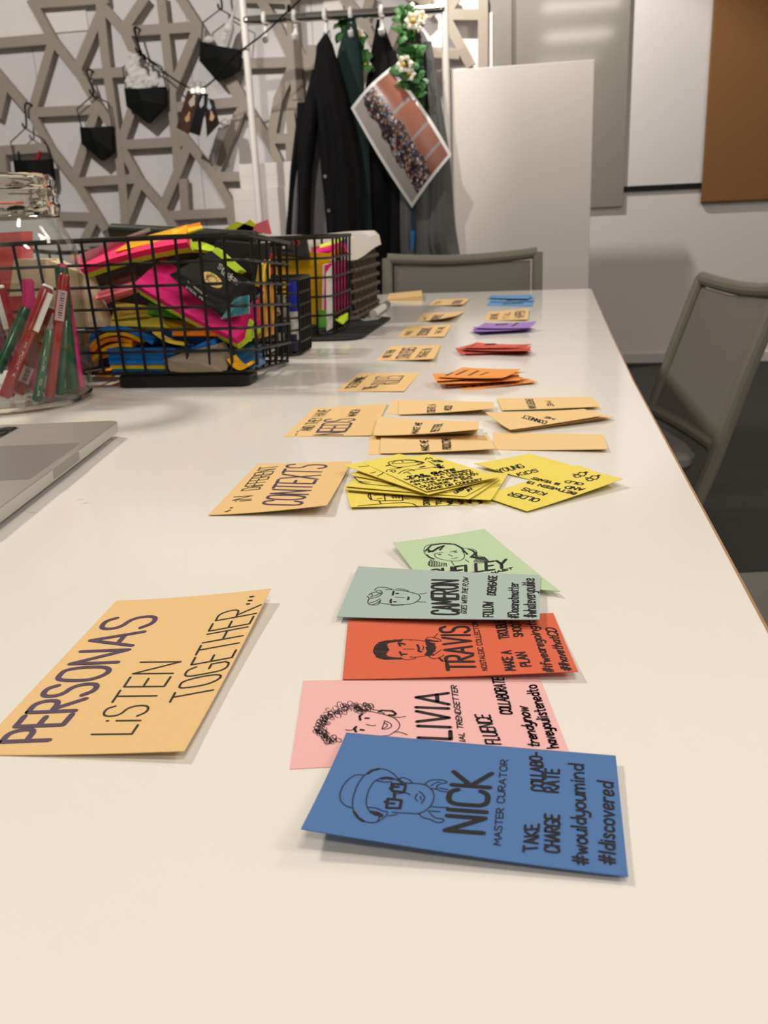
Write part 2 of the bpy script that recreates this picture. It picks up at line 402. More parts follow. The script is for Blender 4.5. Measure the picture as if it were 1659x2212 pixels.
P_brown, P_blue, P_pink, P_red, P_grey, P_green = paper('kraft', '#cfa777', (1.22, 1.36, 1.36)), paper('blue', '#5283bf', (.95, .78, .78)), paper('pink', '#f4b4b0', (.88, 1.01, 1.06)), paper('vermilion', '#e56a49', (.83, .94, 1.08)), paper('sage', '#b3c0b2', (.84, .9, 1.02)), paper('mint', '#c2d9a5', (.88, .9, 1.08))
P_yellow, P_peach, P_orange, P_coral, P_violet = paper('yellow', '#f2d868', (.88, .95, .95)), paper('peach', '#f3c48a', (.88, 1.02, 1.1)), paper('orange', '#f2a055', (.9, .92, 1.02)), paper('coral', '#dd6650', (.84, .92, 1.1)), paper('violet', '#a67cc0', (.9, 1.02, 1.05))
P_blue2 = paper('sky', '#6a98cb')
# --- blue card
c = Card('persona_card', [(650, 1790), (748, 1582), (1330, 1632), (1357, 1893)], 3, P_blue, 'blue card with drawn man in brimmed hat and square glasses, nearest the camera', 'card', 'persona cards', lift=(.006, .0005, .001, 0))
c.write([('NICK', (1043, 1799), (1061, 1670), (961, 1793))], .00115, name='heading')
c.write([('TAKE', (1160, 1837), (1164, 1780), (1131, 1839)), ('CHARGE', (1207, 1841), (1208, 1761), (1177, 1838)), ('COLLABO-', (1174.6, 1708), (1170.7, 1626), (1149, 1706)), ('RATE', (1206, 1711), (1207, 1662), (1177, 1709)),
         ('#wouldyoumind', (1270, 1867), (1260, 1652), (1238, 1864)), ('#Idiscovered', (1329, 1867), (1325, 1691), (1295, 1862))], .00062)
c.write([('MASTER CURATOR', (1081, 1825), (1097, 1641), (1066, 1824))], .0003, name='subtitle')
R_ = ((700, 1620), 5.184)
c.draw('portrait_drawing', Z(*R_, [[440, 280, 380, 270, 300, 300, 220, 380, 175, 480, 180, 560, 230, 620, 310, 645],
    [830, 320, 790, 270, 700, 215, 610, 205, 520, 230, 450, 280, 380, 370, 330, 500, 315, 600, 330, 690, 390, 770, 470, 805, 570, 815, 640, 780, 690, 740, 715, 700],
    [840, 345, 760, 305, 680, 300, 620, 315, 560, 350, 510, 420, 480, 500, 470, 580, 480, 640, 520, 690, 600, 735, 660, 745],
    [590, 340, 680, 360, 760, 350], [490, 640, 590, 645, 650, 680, 710, 690],
    [900, 365, 1000, 370, 1130, 380, 1200, 430, 1235, 490, 1225, 570, 1190, 630, 1130, 680, 1050, 715, 940, 705, 760, 695], [850, 320, 870, 300, 960, 330, 985, 360],
    [915, 475, 960, 495], [810, 490, 890, 480], [1065, 460, 1140, 520, 1090, 595], [1045, 485, 1030, 510, 1015, 540, 1050, 570], [1080, 515, 1085, 555],
    [1130, 380, 1180, 335, 1280, 328, 1360, 340, 1385, 368, 1300, 372, 1260, 400, 1265, 440, 1310, 460, 1395, 465], [1190, 430, 1260, 435], [1200, 400, 1250, 360, 1300, 355], [1290, 425, 1390, 440],
    [1190, 630, 1300, 640, 1390, 640], [1160, 680, 1300, 688], [1060, 710, 1100, 755, 1200, 775, 1240, 805, 1310, 812, 1345, 785, 1340, 770, 1240, 760, 1180, 700], [720, 735, 820, 720], [640, 720, 600, 790]]), .0003, smooth=2)
c.draw('glasses_drawing', Z(*R_, [[760, 375, 915, 385, 895, 470, 760, 455, 760, 375], [740, 430, 775, 390], [715, 545, 865, 560, 850, 650, 700, 645, 715, 545], [680, 580, 720, 560], [790, 470, 785, 540], [835, 320, 850, 345, 905, 380],
    [790, 410, 835, 412], [742, 595, 785, 597], [640, 318, 700, 312, 770, 322], [520, 690, 600, 700, 650, 730, 580, 720, 540, 700], [490, 260, 540, 225, 610, 210], [335, 690, 380, 755, 440, 795]]), .00075)
# --- pink card
c = Card('persona_card', [(626, 1661), (655, 1470), (1166, 1463), (1232, 1630)], 0, P_pink, 'pink card with drawn curly haired woman, partly under the blue card', 'card', 'persona cards')
c.write([('LIVIA', (974, 1596), (968, 1496), (904, 1593))], .00105, name='heading')
c.write([('FLUENCE', (1082, 1607), (1057, 1544), (1051, 1606)), ('COLLABORATE', (1106, 1542), (1087, 1464), (1082, 1541)), ('trendynow', (1166, 1613), (1139, 1527), (1141, 1610)), ('haveyoulistenedto', (1206, 1614), (1158, 1479), (1182, 1616))], .0006)
c.write([('IAL TRENDSETTER', (1005, 1602), (986, 1481), (993, 1600))], .00035, name='subtitle')
R_ = ((650, 1460), 5.53)
hair = []
rnd = random.Random(3)
spine = smoothp([(840, 395), (700, 370), (560, 370), (430, 420), (320, 490), (230, 560), (220, 650), (280, 720), (400, 780)], 2)
for i in range(120):
    p = spine[int((i % 60)/60*(len(spine)-1))]+np.array([rnd.uniform(-62, 62), rnd.uniform(-48, 48)])
    if p[0] > 540 and p[1] > 425 or p[0] > 840: continue
    r = rnd.uniform(20, 42); a0 = rnd.uniform(0, 6); e = rnd.uniform(.5, 1)
    hair.append([v for k in range(8) for v in (p[0]+r*math.cos(a0+k*.8), p[1]+r*e*math.sin(a0+k*.8+.3))])
c.draw('hair_drawing', Z(*R_, hair), .0002)
c.draw('portrait_drawing', Z(*R_, [[670, 415, 760, 415, 880, 430, 1020, 465, 1120, 500, 1170, 550, 1185, 590, 1160, 640, 1100, 680, 1050, 710, 960, 715], [850, 400, 930, 410, 1000, 450],
    [780, 578, 860, 595, 895, 585], [1000, 535, 1060, 555, 1090, 590, 1060, 625, 960, 640, 985, 590, 1000, 535], [1000, 560, 1040, 580, 1020, 610, 970, 630], [1110, 490, 1180, 495, 1250, 480], [1110, 665, 1190, 670, 1270, 700], [530, 640, 590, 650, 620, 640, 640, 610]]), .0003, smooth=1)
c.draw('eye_drawing', Z(*R_, [[735, 450, 700, 480, 710, 525], [660, 605, 640, 640, 660, 665], [770, 503, 810, 503], [710, 640, 750, 645], [930, 425, 960, 410, 1090, 415, 1135, 450, 1110, 470, 1050, 465]]), .0007)
# --- red card
c = Card('persona_card', [(740, 1467), (752, 1338), (1195, 1324), (1249, 1450)], 1, P_red, 'orange red card with drawn bearded man, between grey and pink cards', 'card', 'persona cards', lift=(0, 0, 0, .0035))
c.write([('TRAVIS', (1026, 1447), (1010, 1353), (967, 1447))], .00105, name='heading')
c.write([('MAKE A', (1113, 1447), (1103, 1405), (1092, 1448)), ('PLAN', (1147, 1438), (1134, 1408), (1126, 1439)), ('TROUBLE', (1101, 1378), (1089, 1339), (1080, 1380)), ('SHOOT', (1129, 1374), (1122, 1341), (1111, 1375)),
         ('#ifwearegoingto', (1196, 1451), (1154, 1338), (1175, 1450)), ('#IhavethatCD', (1234, 1448), (1199, 1357), (1213, 1446))], .0006)
c.write([('NOSTALGIC COLLECTOR', (1053, 1447), (1031, 1342), (1042, 1448))], .00032, name='subtitle')
R_ = ((780, 1340), 5.925)
hat = [[200+12*i, 300-2*i+8*(i % 3), 250+10*i, 330+6*(i % 4)] for i in range(10)]+[[170+14*i, 400+8*i, 215+16*i, 450+3*i] for i in range(10)]+[[840+12*i, 275+3*i, 850+14*i, 330+4*(i % 3)] for i in range(8)]+[[830+10*i, 340, 860+12*i, 430-6*i] for i in range(8)]
c.draw('portrait_drawing', Z(*R_, [[520, 250, 430, 255, 330, 265, 250, 280, 190, 310, 160, 370, 160, 410, 200, 460, 270, 490, 380, 490, 520, 490], [520, 265, 420, 270, 330, 290, 310, 320, 360, 375, 310, 420, 330, 460, 420, 475, 520, 480],
    [515, 240, 640, 245, 640, 255], [540, 490, 570, 505, 690, 490, 700, 470, 620, 465], [535, 365, 675, 365], [790, 320, 805, 350, 780, 375, 800, 378], [640, 245, 760, 255, 830, 265], [690, 470, 780, 460, 860, 440],
    [820, 250, 840, 220, 900, 210, 1010, 240, 1030, 270, 930, 260, 860, 240], [930, 220, 980, 165], [860, 450, 900, 485, 950, 490, 1060, 450, 1050, 440], [930, 440, 1025, 375]]+hat), .0003, smooth=1)
def hatch(o_, i_, n):
    o_, i_ = smoothp(o_, 2), smoothp(i_, 2); out = []
    for k in range(n):
        a_, b_ = o_[int(k/n*len(o_))], i_[int((k+.6)/(n+.6)*len(i_))]; out.append([a_[0]+rnd.uniform(-6, 6), a_[1]+rnd.uniform(-6, 6), b_[0]+rnd.uniform(-8, 8), b_[1]+rnd.uniform(-8, 8)])
    return out
c.draw('hair_hatching', Z(*R_, hatch([(520, 248), (430, 253), (330, 262), (250, 280), (190, 310), (160, 370), (160, 410), (200, 460), (270, 490), (380, 492), (520, 492)], [(500, 264), (420, 272), (330, 290), (312, 320), (330, 350), (360, 375), (330, 400), (312, 420), (330, 460), (400, 475), (510, 480)], 46)+hatch([(830, 250), (900, 285), (955, 325), (955, 370), (930, 410), (870, 450)], [(830, 290), (850, 320), (860, 350), (855, 390), (840, 420), (820, 440)], 26)), .0005)
c.draw('beard_drawing', Z(*R_, [[480, 285, 500, 325], [510, 290, 560, 305], [495, 400, 520, 445], [540, 430, 585, 430], [720, 310, 740, 350, 735, 390, 770, 400], [1000, 480, 1045, 520], [830, 245, 890, 260, 980, 265], [870, 435, 930, 440],
    [230, 285, 330, 262, 520, 252], [200, 460, 300, 492, 510, 485], [860, 280, 940, 300], [850, 410, 900, 380]]), .00075)
# --- grey card
c = Card('persona_card', [(727, 1332), (774, 1223), (1166, 1242), (1166, 1338)], 4, P_grey, 'grey green card with drawn quiffed man, lying over mint and red cards', 'card', 'persona cards', lift=(0, .001, .0015, .003))
c.write([('CAMERON', (990, 1327), (989, 1253), (935, 1326))], .00105, name='heading')
c.write([('FOLLOW', (1065, 1332), (1065, 1300), (1044, 1332)), ('DISENGAGE', (1070, 1285), (1073, 1244), (1053, 1284)), ('#Doesnotmatter', (1120, 1335), (1120, 1259), (1098, 1334)), ('#whateveryoulike', (1158, 1333), (1154, 1249), (1132, 1333))], .00058)
c.write([('GOES WITH THE FLOW', (1007, 1325), (1012, 1248), (996, 1323))], .00035, name='subtitle')
R_ = ((780, 1220), 7.541)
c.draw('portrait_drawing', Z(*R_, [[240, 440, 160, 460, 125, 490], [100, 510, 140, 545, 110, 580, 110, 620, 150, 650, 260, 655, 300, 620, 320, 570], [240, 435, 300, 460, 340, 480, 350, 440, 300, 410, 250, 420], [220, 415, 240, 380, 300, 360, 400, 365, 500, 395],
    [150, 520, 260, 490, 330, 450], [150, 545, 280, 520, 330, 480], [140, 620, 240, 590, 310, 550], [180, 650, 260, 620, 310, 580], [160, 460, 185, 495],
    [400, 400, 570, 405, 760, 430, 880, 465, 945, 480, 970, 525, 950, 560, 900, 600, 830, 635, 690, 645, 520, 650, 310, 620], [575, 390, 640, 390, 755, 410, 770, 430], [490, 655, 540, 665, 690, 650],
    [555, 525, 705, 532], [955, 470, 1000, 470, 1065, 455], [910, 598, 1055, 605]]), .00036, smooth=2)
c.draw('eye_drawing', Z(*R_, [[530, 430, 515, 490], [490, 560, 475, 600, 490, 615], [573, 463, 607, 465], [533, 598, 567, 600], [770, 525, 775, 545, 760, 565]]), .0008)
# --- mint card
c = Card('persona_card', [(905, 1247), (849, 1172), (1046, 1142), (1210, 1277)], 2, P_green, 'mint green card with drawn long haired woman wearing headphones', 'card', 'persona cards', lift=(0, .0035, 0, .002))
c.write([('SHELLEY', (932, 1249), (1094, 1226), (931, 1231))], .0011, name='heading')
c.write([('E HABIT', (1047, 1243), (1108, 1229), (1046, 1239))], .0005)
R_ = ((840, 1135), 4.366)
strand = []
for i in range(11):
    strand += [[740+8*i, 220+3*i, 810+3*i, 235+7*i, 800-6*i, 275+2*i, 770+12*i, 290+3*i], [760+14*i, 295, 830+12*i, 300+4*i, 800+14*i, 345]]
    strand += [[520-6*i, 185+2*i, 470-10*i, 215+5*i, 410-4*i, 250-3*i], [395+14*i, 320+4*i, 380+16*i, 350, 385+16*i, 385]]
c.draw('portrait_drawing', Z(*R_, [[330, 240, 335, 200, 390, 175, 480, 168, 560, 165, 640, 180, 700, 215, 760, 215, 820, 230, 835, 265, 820, 285, 880, 290, 925, 315, 900, 345, 850, 355, 830, 350], [400, 320, 370, 350, 375, 380, 430, 385, 500, 380],
    [430, 270, 440, 300, 500, 320, 590, 335, 660, 335, 710, 310, 715, 270, 690, 235], [430, 265, 480, 255, 515, 255], [580, 248, 640, 232], [560, 268, 600, 290], [585, 310, 620, 310, 650, 300], [590, 335, 615, 375], [720, 320, 755, 345], [345, 270, 330, 240]]+strand), .00034, smooth=1)
c.draw('headphone_drawing', Z(*R_, [[345, 240, 400, 185, 500, 170, 620, 175, 690, 215, 715, 250], [355, 275, 385, 300, 425, 315], [470, 270, 487, 271], [620, 248, 637, 249], [690, 220, 740, 270], [520, 190, 480, 230]]), .00085)
# --- kraft title cards
KT = [('kraft card headed in purple and black marker, largest and nearest on the left', [(-62, 1630), (252, 1297), (585, 1271), (398, 1622)], (0, 0, .007, .004)),
      ('kraft card with dark purple heading, overlapping the yellow cards at left', [(450, 1112), (556, 1002), (759, 996), (706, 1091)], (0, 0, .001, .007)),
      ('kraft card with purple heading touching the peach strips', [(612, 943), (678, 882), (838, 870), (803, 940)], (0, .001, .002, .001)),
      ('kraft card with outlined heading, left of orange cards', [(725, 845), (776, 806), (908, 804), (872, 845)], (0, 0, 0, .001)),
      ('kraft card with three smudged lines, left of coral red cards', [(813, 778), (845, 747), (952, 745), (937, 775)], (0, 0, .001, .005)),
      ('kraft card with blurred lines, left of violet cards', [(858, 728), (881, 704), (976, 701), (959, 727)], (0, 0, .001, .002)),
      ('kraft card with turned up right edge, second from far end of left column', [(898, 694), (915, 676), (1002, 673), (975, 684)], (0, 0, .003, .012)),
      ('kraft card farthest away in the left column', [(926, 660), (942, 647), (1015, 644), (1000, 657)], (0, 0, .002, .006)),
      ('kraft card lying alone in front of sky blue cards', [(1046, 692), (1053, 673), (1142, 666), (1140, 690)], (0, 0, .005, .003))]
kc = [Card('title_card', px, 0 if i != 1 else 1, P_brown, lb, 'card', 'kraft title cards', lift=lf) for i, (lb, px, lf) in enumerate(KT)]
c = kc[0]
c.write([('PERSONAS', (107, 1598), (343, 1330), (4, 1602))], .0016, M_purple, 'heading')
c.write([('LiSTEN', (284, 1585), (390, 1428), (197, 1586)), ('TOGETHER', (455, 1500), (563, 1306), (367, 1516))], .00072)
c.draw('dots', [[(534, 1304), (538, 1304)], [(537.5, 1297), (543, 1296.5)], [(541, 1289), (547, 1288)]], .0011)
c = kc[1]
c.write([('CONTEXTS', (649, 1091), (705, 1004), (569, 1089))], .0015, M_purple, 'heading')
c.write([('iN', (542, 1081), (546, 1070), (502, 1084)), ('DiFFERENT', (561, 1056), (601, 1005), (522, 1060))], .0008)
c.draw('dots', [[(487, 1105), (491, 1104.6)], [(493, 1103), (497, 1102)], [(498, 1097), (502, 1096)]], .0012)
c = kc[2]
c.write([('NEEDS', (740, 939), (767, 904), (679, 940))], .0016, M_purple, 'heading')
c.write([('WHICH', (767, 899), (780, 884), (748, 900)), ('AND THEY HAVE', (671, 930), (714, 884), (646, 931))], .0009)
c.draw('dots', [[(638, 940), (640, 939.5)], [(640, 936), (642, 935.5)], [(642, 932), (644, 931.5)]], .0013)
c = kc[3]
c.write([('RULES', (860, 829), (871, 811), (803, 831))], .0012, M_purple, 'heading')
c.write([('DETERMINE', (768, 836), (794, 812), (745, 839)), ('THE', (812, 838), (816, 832), (783, 842))], .0012)
def scribble(cd, lines, w, m=None, name='lettering'):
    st = []
    for (a, b, h) in lines:
        a, b, h = np.array(a), np.array(b), np.array(h); n = 13; q = []
        for i in range(n*2+1):
            t = i/(n*2); q.append(tuple(a+(b-a)*t+h*((i % 2)*random.uniform(.6, 1)+random.uniform(0, .15))))
        st.append(q)
    cd.draw(name, st, w, m)
kc[4].write([('STRATEGIES', (882, 774), (899, 750), (855, 775))], .0016, M_purple, 'heading')
kc[4].write([('AND THEN', (842, 772), (855, 755), (824, 774)), ('ENGAGE IN', (918, 771), (934, 752), (897, 773))], .0013)
kc[5].write([('DECISIONS', (920, 724), (934, 708), (900, 725))], .0018, M_purple, 'heading')
kc[5].write([('MAKE', (885, 723), (893, 714), (872, 724)), ('THAT ARE', (951, 720), (961, 706), (938, 721))], .0014)
kc[6].write([('MOMENTS', (945, 691), (958, 679), (928, 692))], .002, M_purple, 'heading')
kc[6].write([('AT', (920, 691), (926, 684), (912, 692))], .0015)
kc[7].write([('TOGETHER', (992, 656), (1000, 648), (976, 657))], .002, M_purple, 'heading')
kc[7].write([('PLAY', (948, 656), (955, 650), (936, 657))], .0016)
kc[8].write([('AND MAKE', (1074, 689), (1077, 677), (1058, 690)), ('IT ALL', (1100, 687), (1102, 675), (1087, 688))], .0015)
kc[8].write([('HAPPEN', (1131, 686), (1134, 671), (1112, 687))], .002, M_purple, 'heading')
# --- yellow cards
YL = [([(757, 1095), (745, 1051), (1052, 1042), (1062, 1088)], 0, (.002, 0, 0, 0), 'yellow card with drawn lorry, bottom of the fanned yellow pile'),
      ([(752, 1060), (786, 1008), (1098, 1022), (1060, 1080)], 2, (0, 0, .001, .002), 'yellow card peeking out second from bottom of the fanned pile'),
      ([(745, 1057), (800, 1004), (1080, 1033), (1013, 1078)], 4, (0, 0, .001, .002), 'yellow card third from bottom of the fanned yellow pile'),
      ([(745, 1050), (815, 998), (1076, 1030), (1004, 1072)], 6, (0, 0, .001, .001), 'yellow card in middle of the fanned yellow pile, text at right'),
      ([(757, 1026), (830, 990), (1073, 1027), (965, 1063)], 8, (0, 0, 0, 0), 'yellow card with long drawn stripe, in upper half of fanned pile'),
      ([(742, 1005), (862, 980), (1068, 1034), (925, 1068)], 10, (.002, 0, 0, 0), 'yellow card second from top of the fanned yellow pile'),
      ([(785, 1000), (926, 981), (1079, 1030), (921, 1061)], 12, (0, 0, 0, 0), 'yellow card with drawn car on top of the fanned pile')]
yc = [Card('context_card', px, k, P_yellow, lb, 'card', 'yellow fanned cards', lift=lf) for px, k, lf, lb in YL]
c = yc[6]
c.write([('TAIL GATE', (882, 1033), (983, 1016), (880, 1029))], .0011, name='heading')
c.write([('WE ARE GATHERED', (876, 1037), (1017, 1017), (873, 1034)), ('AROUND A VEHICLE', (887, 1043), (1024, 1022), (884, 1039)), ('IN THE PARKING LOT', (898, 1048), (1036, 1025), (894, 1045)),
         ('OUTSIDE A BIG', (910, 1053.5), (1021, 1033), (906, 1050)), ('GAME OR CONCERT', (923, 1058), (1043, 1037), (920, 1054))], .0007)
R_ = ((730, 970), 4.608)
c.draw('car_drawing', Z(*R_, [[500, 135, 530, 120, 640, 105, 740, 105, 800, 120, 860, 130, 830, 150, 600, 185, 520, 160, 500, 135], [540, 145, 800, 130], [540, 140, 560, 120, 650, 108, 760, 115, 790, 130], [630, 110, 650, 130], [480, 225, 490, 205, 560, 195, 620, 190],
    [520, 215, 560, 235, 580, 210, 520, 215], [600, 245, 640, 215, 720, 195, 760, 215], [690, 220, 740, 205, 960, 180], [870, 110, 880, 80, 900, 100, 920, 80, 940, 100], [900, 120, 940, 140, 980, 170, 1060, 180], [980, 150, 1000, 190, 1050, 160], [650, 240, 680, 225, 725, 245]]), .0006, smooth=1)
c.draw('wheel_drawing', Z(*R_, [[790, 120, 850, 135], [800, 150, 830, 145], [485, 165, 510, 160], [600, 185, 630, 182], [940, 115, 1000, 110, 1040, 125, 960, 125], [960, 180, 1050, 185], [1000, 150, 1020, 190], [820, 180, 860, 170]]), .0017)
yc[0].draw('truck_drawing', Z(*R_, [[300, 470, 305, 445, 380, 435, 460, 440, 640, 455, 645, 510, 420, 515, 330, 505, 300, 470], [320, 450, 335, 500], [460, 440, 470, 512], [410, 515, 430, 545], [200, 565, 420, 545, 650, 530, 740, 540, 795, 572], [360, 460, 440, 450], [390, 495, 440, 490]] +
    [[535+30*i, 465+16*j, 550+30*i, 465+16*j, 550+30*i, 473+16*j] for i in range(3) for j in range(2)] + [[650, 495, 710, 497]]), .0007)
yc[0].write([('DRIViNG', (928, 1090), (925, 1066), (916, 1091)), ('TO & A', (954, 1089), (951, 1068), (943, 1090)), ('WE AR', (978, 1089), (974, 1070), (968, 1090)), ('WITH', (1002, 1088), (998, 1074), (993, 1089)), ('AND', (1020, 1087), (1016, 1076), (1012, 1088)), ('WIND', (1043, 1087), (1038, 1073), (1034, 1088))], .0008)
yc[3].write([('URBAN', (985, 1066), (1012, 1052), (980, 1062)), ('IN', (1012, 1062), (1020, 1057), (1008, 1058))], .0008)
for q, st in ((yc[5], [[(775, 1008), (800, 1006), (820, 1000)], [(800, 1022), (812, 1019)], [(815, 1028), (828, 1022), (830, 1012)]]), (yc[4], [[(765, 1030), (775, 1040), (800, 1042)]]), (yc[3], [[(775, 1040), (790, 1045), (830, 1049), (850, 1050)], [(840, 1045), (858, 1050)], [(775, 1040), (790, 1041)]])):
    q.draw('line_drawing', st, .0007, smooth=1)
ya = Card('context_card', [(1171, 1042), (1024, 1001), (1143, 979), (1290, 1020)], 0, P_yellow, 'yellow card reading about young kids, under its neighbour at right', 'card', 'yellow cards at right', lift=(0, .004, 0, 0))
yb = Card('context_card', [(1138, 1104), (1040, 1071), (1247, 1004), (1345, 1034)], 2, P_yellow, 'yellow card with upside down lettering and doodle, rightmost of all cards', 'card', 'yellow cards at right', lift=(0, 0, 0, .005))
ya.write([('YOUNG', (1081, 1021), (1134, 1009), (1072, 1014)), ('KiDS', (1121, 1028), (1163, 1018.5), (1115.5, 1022))], .0009)
yb.write([('OLDER', (1169, 1078), (1106, 1063), (1158, 1084)), ('KiDS', (1182, 1065), (1134, 1053), (1173, 1070)), ('BETWEEN 13', (1246, 1064), (1143, 1039), (1240, 1068)), ('AND', (1264, 1055), (1227, 1049), (1256, 1060)), ("18 YEARS'", (1211, 1044), (1151, 1030), (1206, 1048)), ('OLD', (1262, 1044), (1225, 1037.5), (1256, 1048))], .0009)
R_ = ((1010, 970), 4.74)
doo = []
for dx, dy in ((0, 0), (128, 34)):
    doo += [[v+(dx if i % 2 == 0 else dy) for i, v in enumerate(l)] for l in ([1085, 270, 1110, 290, 1150, 285, 1160, 270, 1130, 262, 1085, 270], [1125, 262, 1150, 238, 1200, 240, 1215, 255, 1190, 275, 1160, 272], [1200, 240, 1215, 230], [1210, 245, 1230, 235], [1080, 255, 1125, 262])]
yb.draw('doodle_drawing', Z(*R_, doo), .0009)
# --- peach strips
def pile(name, m, group, cat, specs, bow=0):
    return [Card(name, px, k, m, lb, cat, group, lift=lf, bow=bow) for px, k, lf, lb in specs]
PE = pile('need_strip', P_peach, 'peach strips', 'card', [
    ([(835, 895), (849, 863), (1050, 868), (1040, 889)], 0, (0, 0, 0, 0), 'peach strip under the upper left peach strip, sticking out at left'),
    ([(861, 895), (862, 864), (1067, 868), (1067, 882)], 2, (0, 0, .004, .006), 'peach strip with two short words, upper left of the peach group'),
    ([(808, 941), (822, 900), (1030, 915), (1026, 937)], 2, (0, 0, .001, .001), 'lowest peach strip of the pile touching the kraft card'),
    ([(807, 941), (820, 900), (1034, 913), (1030, 933)], 4, (0, 0, .003, .004), 'peach strip in middle of the pile touching the kraft card'),
    ([(805, 940), (818, 900), (1034, 910), (1035, 927)], 6, (0, 0, .006, .009), 'peach strip on top of the pile touching the kraft card'),
    ([(796, 982), (799, 942), (1040, 944), (1044, 974)], 0, (0, 0, 0, 0), 'peach strip sticking out at left under the lower left peach strip'),
    ([(821, 979), (823, 942), (1055, 940), (1072, 969)], 2, (0, 0, .002, .004), 'peach strip with two lines, lower left of the peach group'),
    ([(1090, 887), (1080, 861), (1280, 858), (1299, 881)], 0, (0, 0, 0, 0), 'lower peach strip of the upper right peach pair'),
    ([(1084, 886), (1074, 860), (1267, 857), (1294, 878)], 2, (0, 0, 0, .002), 'upper peach strip of the upper right peach pair'),
    ([(1120, 931), (1068, 900), (1285, 888), (1325, 901)], 0, (0, .002, .001, .003), 'bottom peach strip of the slanted right pile, tip farthest right'),
    ([(1112, 930), (1060, 896), (1275, 886), (1316, 899)], 3, (0, .004, .002, .003), 'middle peach strip of the slanted right pile'),
    ([(1102, 928), (1048, 890), (1262, 883), (1303, 897)], 6, (0, .006, .002, .003), 'top peach strip of the slanted right pile, two upside down words'),
    ([(1064, 971), (1065, 934), (1304, 938), (1313, 970)], 0, (0, 0, 0, .003), 'blank peach strip at lower right of the peach group')])
PE[1].write([('CREATE A', (939, 890), (941, 873), (923, 891)), ('MOOD', (974, 886), (977, 876), (959, 886))], .0009)
PE[4].write([('MAKE ME', (901, 937), (912, 913), (888, 936)), ('BETTER', (947, 931), (956, 915), (930, 933))], .0009)
PE[6].write([('MAKE ME', (927, 973.5), (924, 951), (911, 973.5)), ('PRODUCTIVE', (974, 970.5), (972, 946.5), (957, 970.5))], .0009)
PE[8].write([('ENTERTAIN', (1135, 862), (1143, 882), (1150, 862)), ('ME', (1178, 866), (1185, 877), (1189, 866))], .0009)
PE[11].write([('CONNECT', (1182, 910), (1132, 896), (1177, 916)), ('ME', (1201, 903.5), (1180, 899), (1196, 906.5))], .0009)
# --- orange, coral, violet, sky piles
OR = pile('strategy_card', P_orange, 'orange cards', 'card', [
    ([(1003, 843), (981, 833), (1139, 817), (1162, 824)], 0, (0, 0, .001, .003), 'bottom card of the fanned orange pile, nearest edge with writing'),
    ([(967, 836), (958, 827), (1100, 808), (1138, 818)], 3, (0, 0, 0, .002), 'orange card second from bottom of the orange pile'),
    ([(946, 829), (942, 818), (1120, 806), (1125, 821)], 6, (.003, .003, 0, .002), 'orange card with row of words, middle of the orange pile'),
    ([(943, 823), (934, 807), (1090, 800), (1138, 803)], 9, (.003, .006, .002, .004), 'orange card with pointed left corner in the orange pile'),
    ([(945, 814), (1000, 793), (1125, 797), (1084, 816)], 12, (.003, .001, .005, .003), 'top card of the fanned orange pile')])
scribble(OR[4], [((960, 812), (975, 805), (6, -1)), ((982, 810), (1005, 800), (7, -1)), ((1010, 811), (1030, 801), (7, -1)), ((1036, 810), (1050, 805), (6, -1))], .0011)
scribble(OR[2], [((952, 820), (962, 817), (4, 3)), ((970, 820), (982, 817), (4, 3)), ((990, 819), (1002, 816), (4, 3)), ((1010, 818), (1020, 815), (4, 3))], .0011)
scribble(OR[0], [((992, 834), (1004, 837), (9, -4)), ((1014, 832), (1022, 836), (9, -4)), ((1034, 829), (1040, 833), (8, -4)), ((1054, 827), (1060, 831), (8, -4)), ((1076, 825), (1082, 829), (8, -3))], .0011)
CO = pile('strategy_card', P_coral, 'coral red cards', 'card', [
    ([(1009, 769), (1003, 764), (1130, 755), (1150, 761)], 0, (0, 0, .002, .002), 'lowest coral red card of the red pile'),
    ([(993, 764), (983, 751), (1140, 750), (1149, 757)], 3, (.001, .004, .003, .004), 'middle coral red card of the red pile, pointing left'),
    ([(1000, 755), (1020, 744), (1148, 748), (1140, 757)], 6, (.003, .002, .006, .005), 'coral red card just under the top of the red pile'),
    ([(990, 750), (1030, 739), (1149, 743), (1110, 750)], 9, (.004, .002, .011, .004), 'top coral red card of the red pile')])
scribble(CO[3], [((1048, 746), (1070, 744), (2, -3)), ((1015, 748), (1024, 745), (4, -1))], .0013)
scribble(CO[1], [((1020, 757), (1030, 755), (6, 3)), ((1045, 756), (1050, 755), (6, 3))], .0013)
VI = pile('outcome_card', P_violet, 'violet cards', 'card', [
    ([(1054, 724), (1015, 717), (1120, 706), (1156, 711)], 0, (0, .002, .001, .003), 'bottom violet card of the purple pile'),
    ([(1040, 719), (1018, 712), (1130, 702), (1150, 709)], 3, (.002, .004, .002, .002), 'middle violet card of the purple pile'),
    ([(1030, 716), (1022, 706), (1140, 700), (1145, 710)], 6, (.003, .004, .004, .003), 'violet card just under the top of the purple pile'),
    ([(1025, 708), (1048, 697), (1159, 694), (1141, 708)], 9, (.004, .002, .010, .003), 'top violet card of the purple pile')])
scribble(VI[3], [((1070, 703), (1095, 701), (2, -3))], .0012)
VI[3].draw('marker_slash', [[(1107, 704), (1119, 697)]], .003)
SK = pile('outcome_card', P_blue2, 'sky blue cards', 'card', [
    ([(1058, 652), (1060, 644), (1150, 641), (1154, 650)], 1, (.001, .001, .002, .002), 'sky blue card in middle of the far blue group'),
    ([(1054, 643), (1062, 637), (1151, 636), (1140, 645)], 4, (.002, .001, .006, .004), 'sky blue card farthest back, right of the far kraft card'),
    ([(1051, 661), (1055, 654), (1152, 652), (1150, 661)], 0, (0, .001, .001, .001), 'sky blue card at front of the far blue group')])
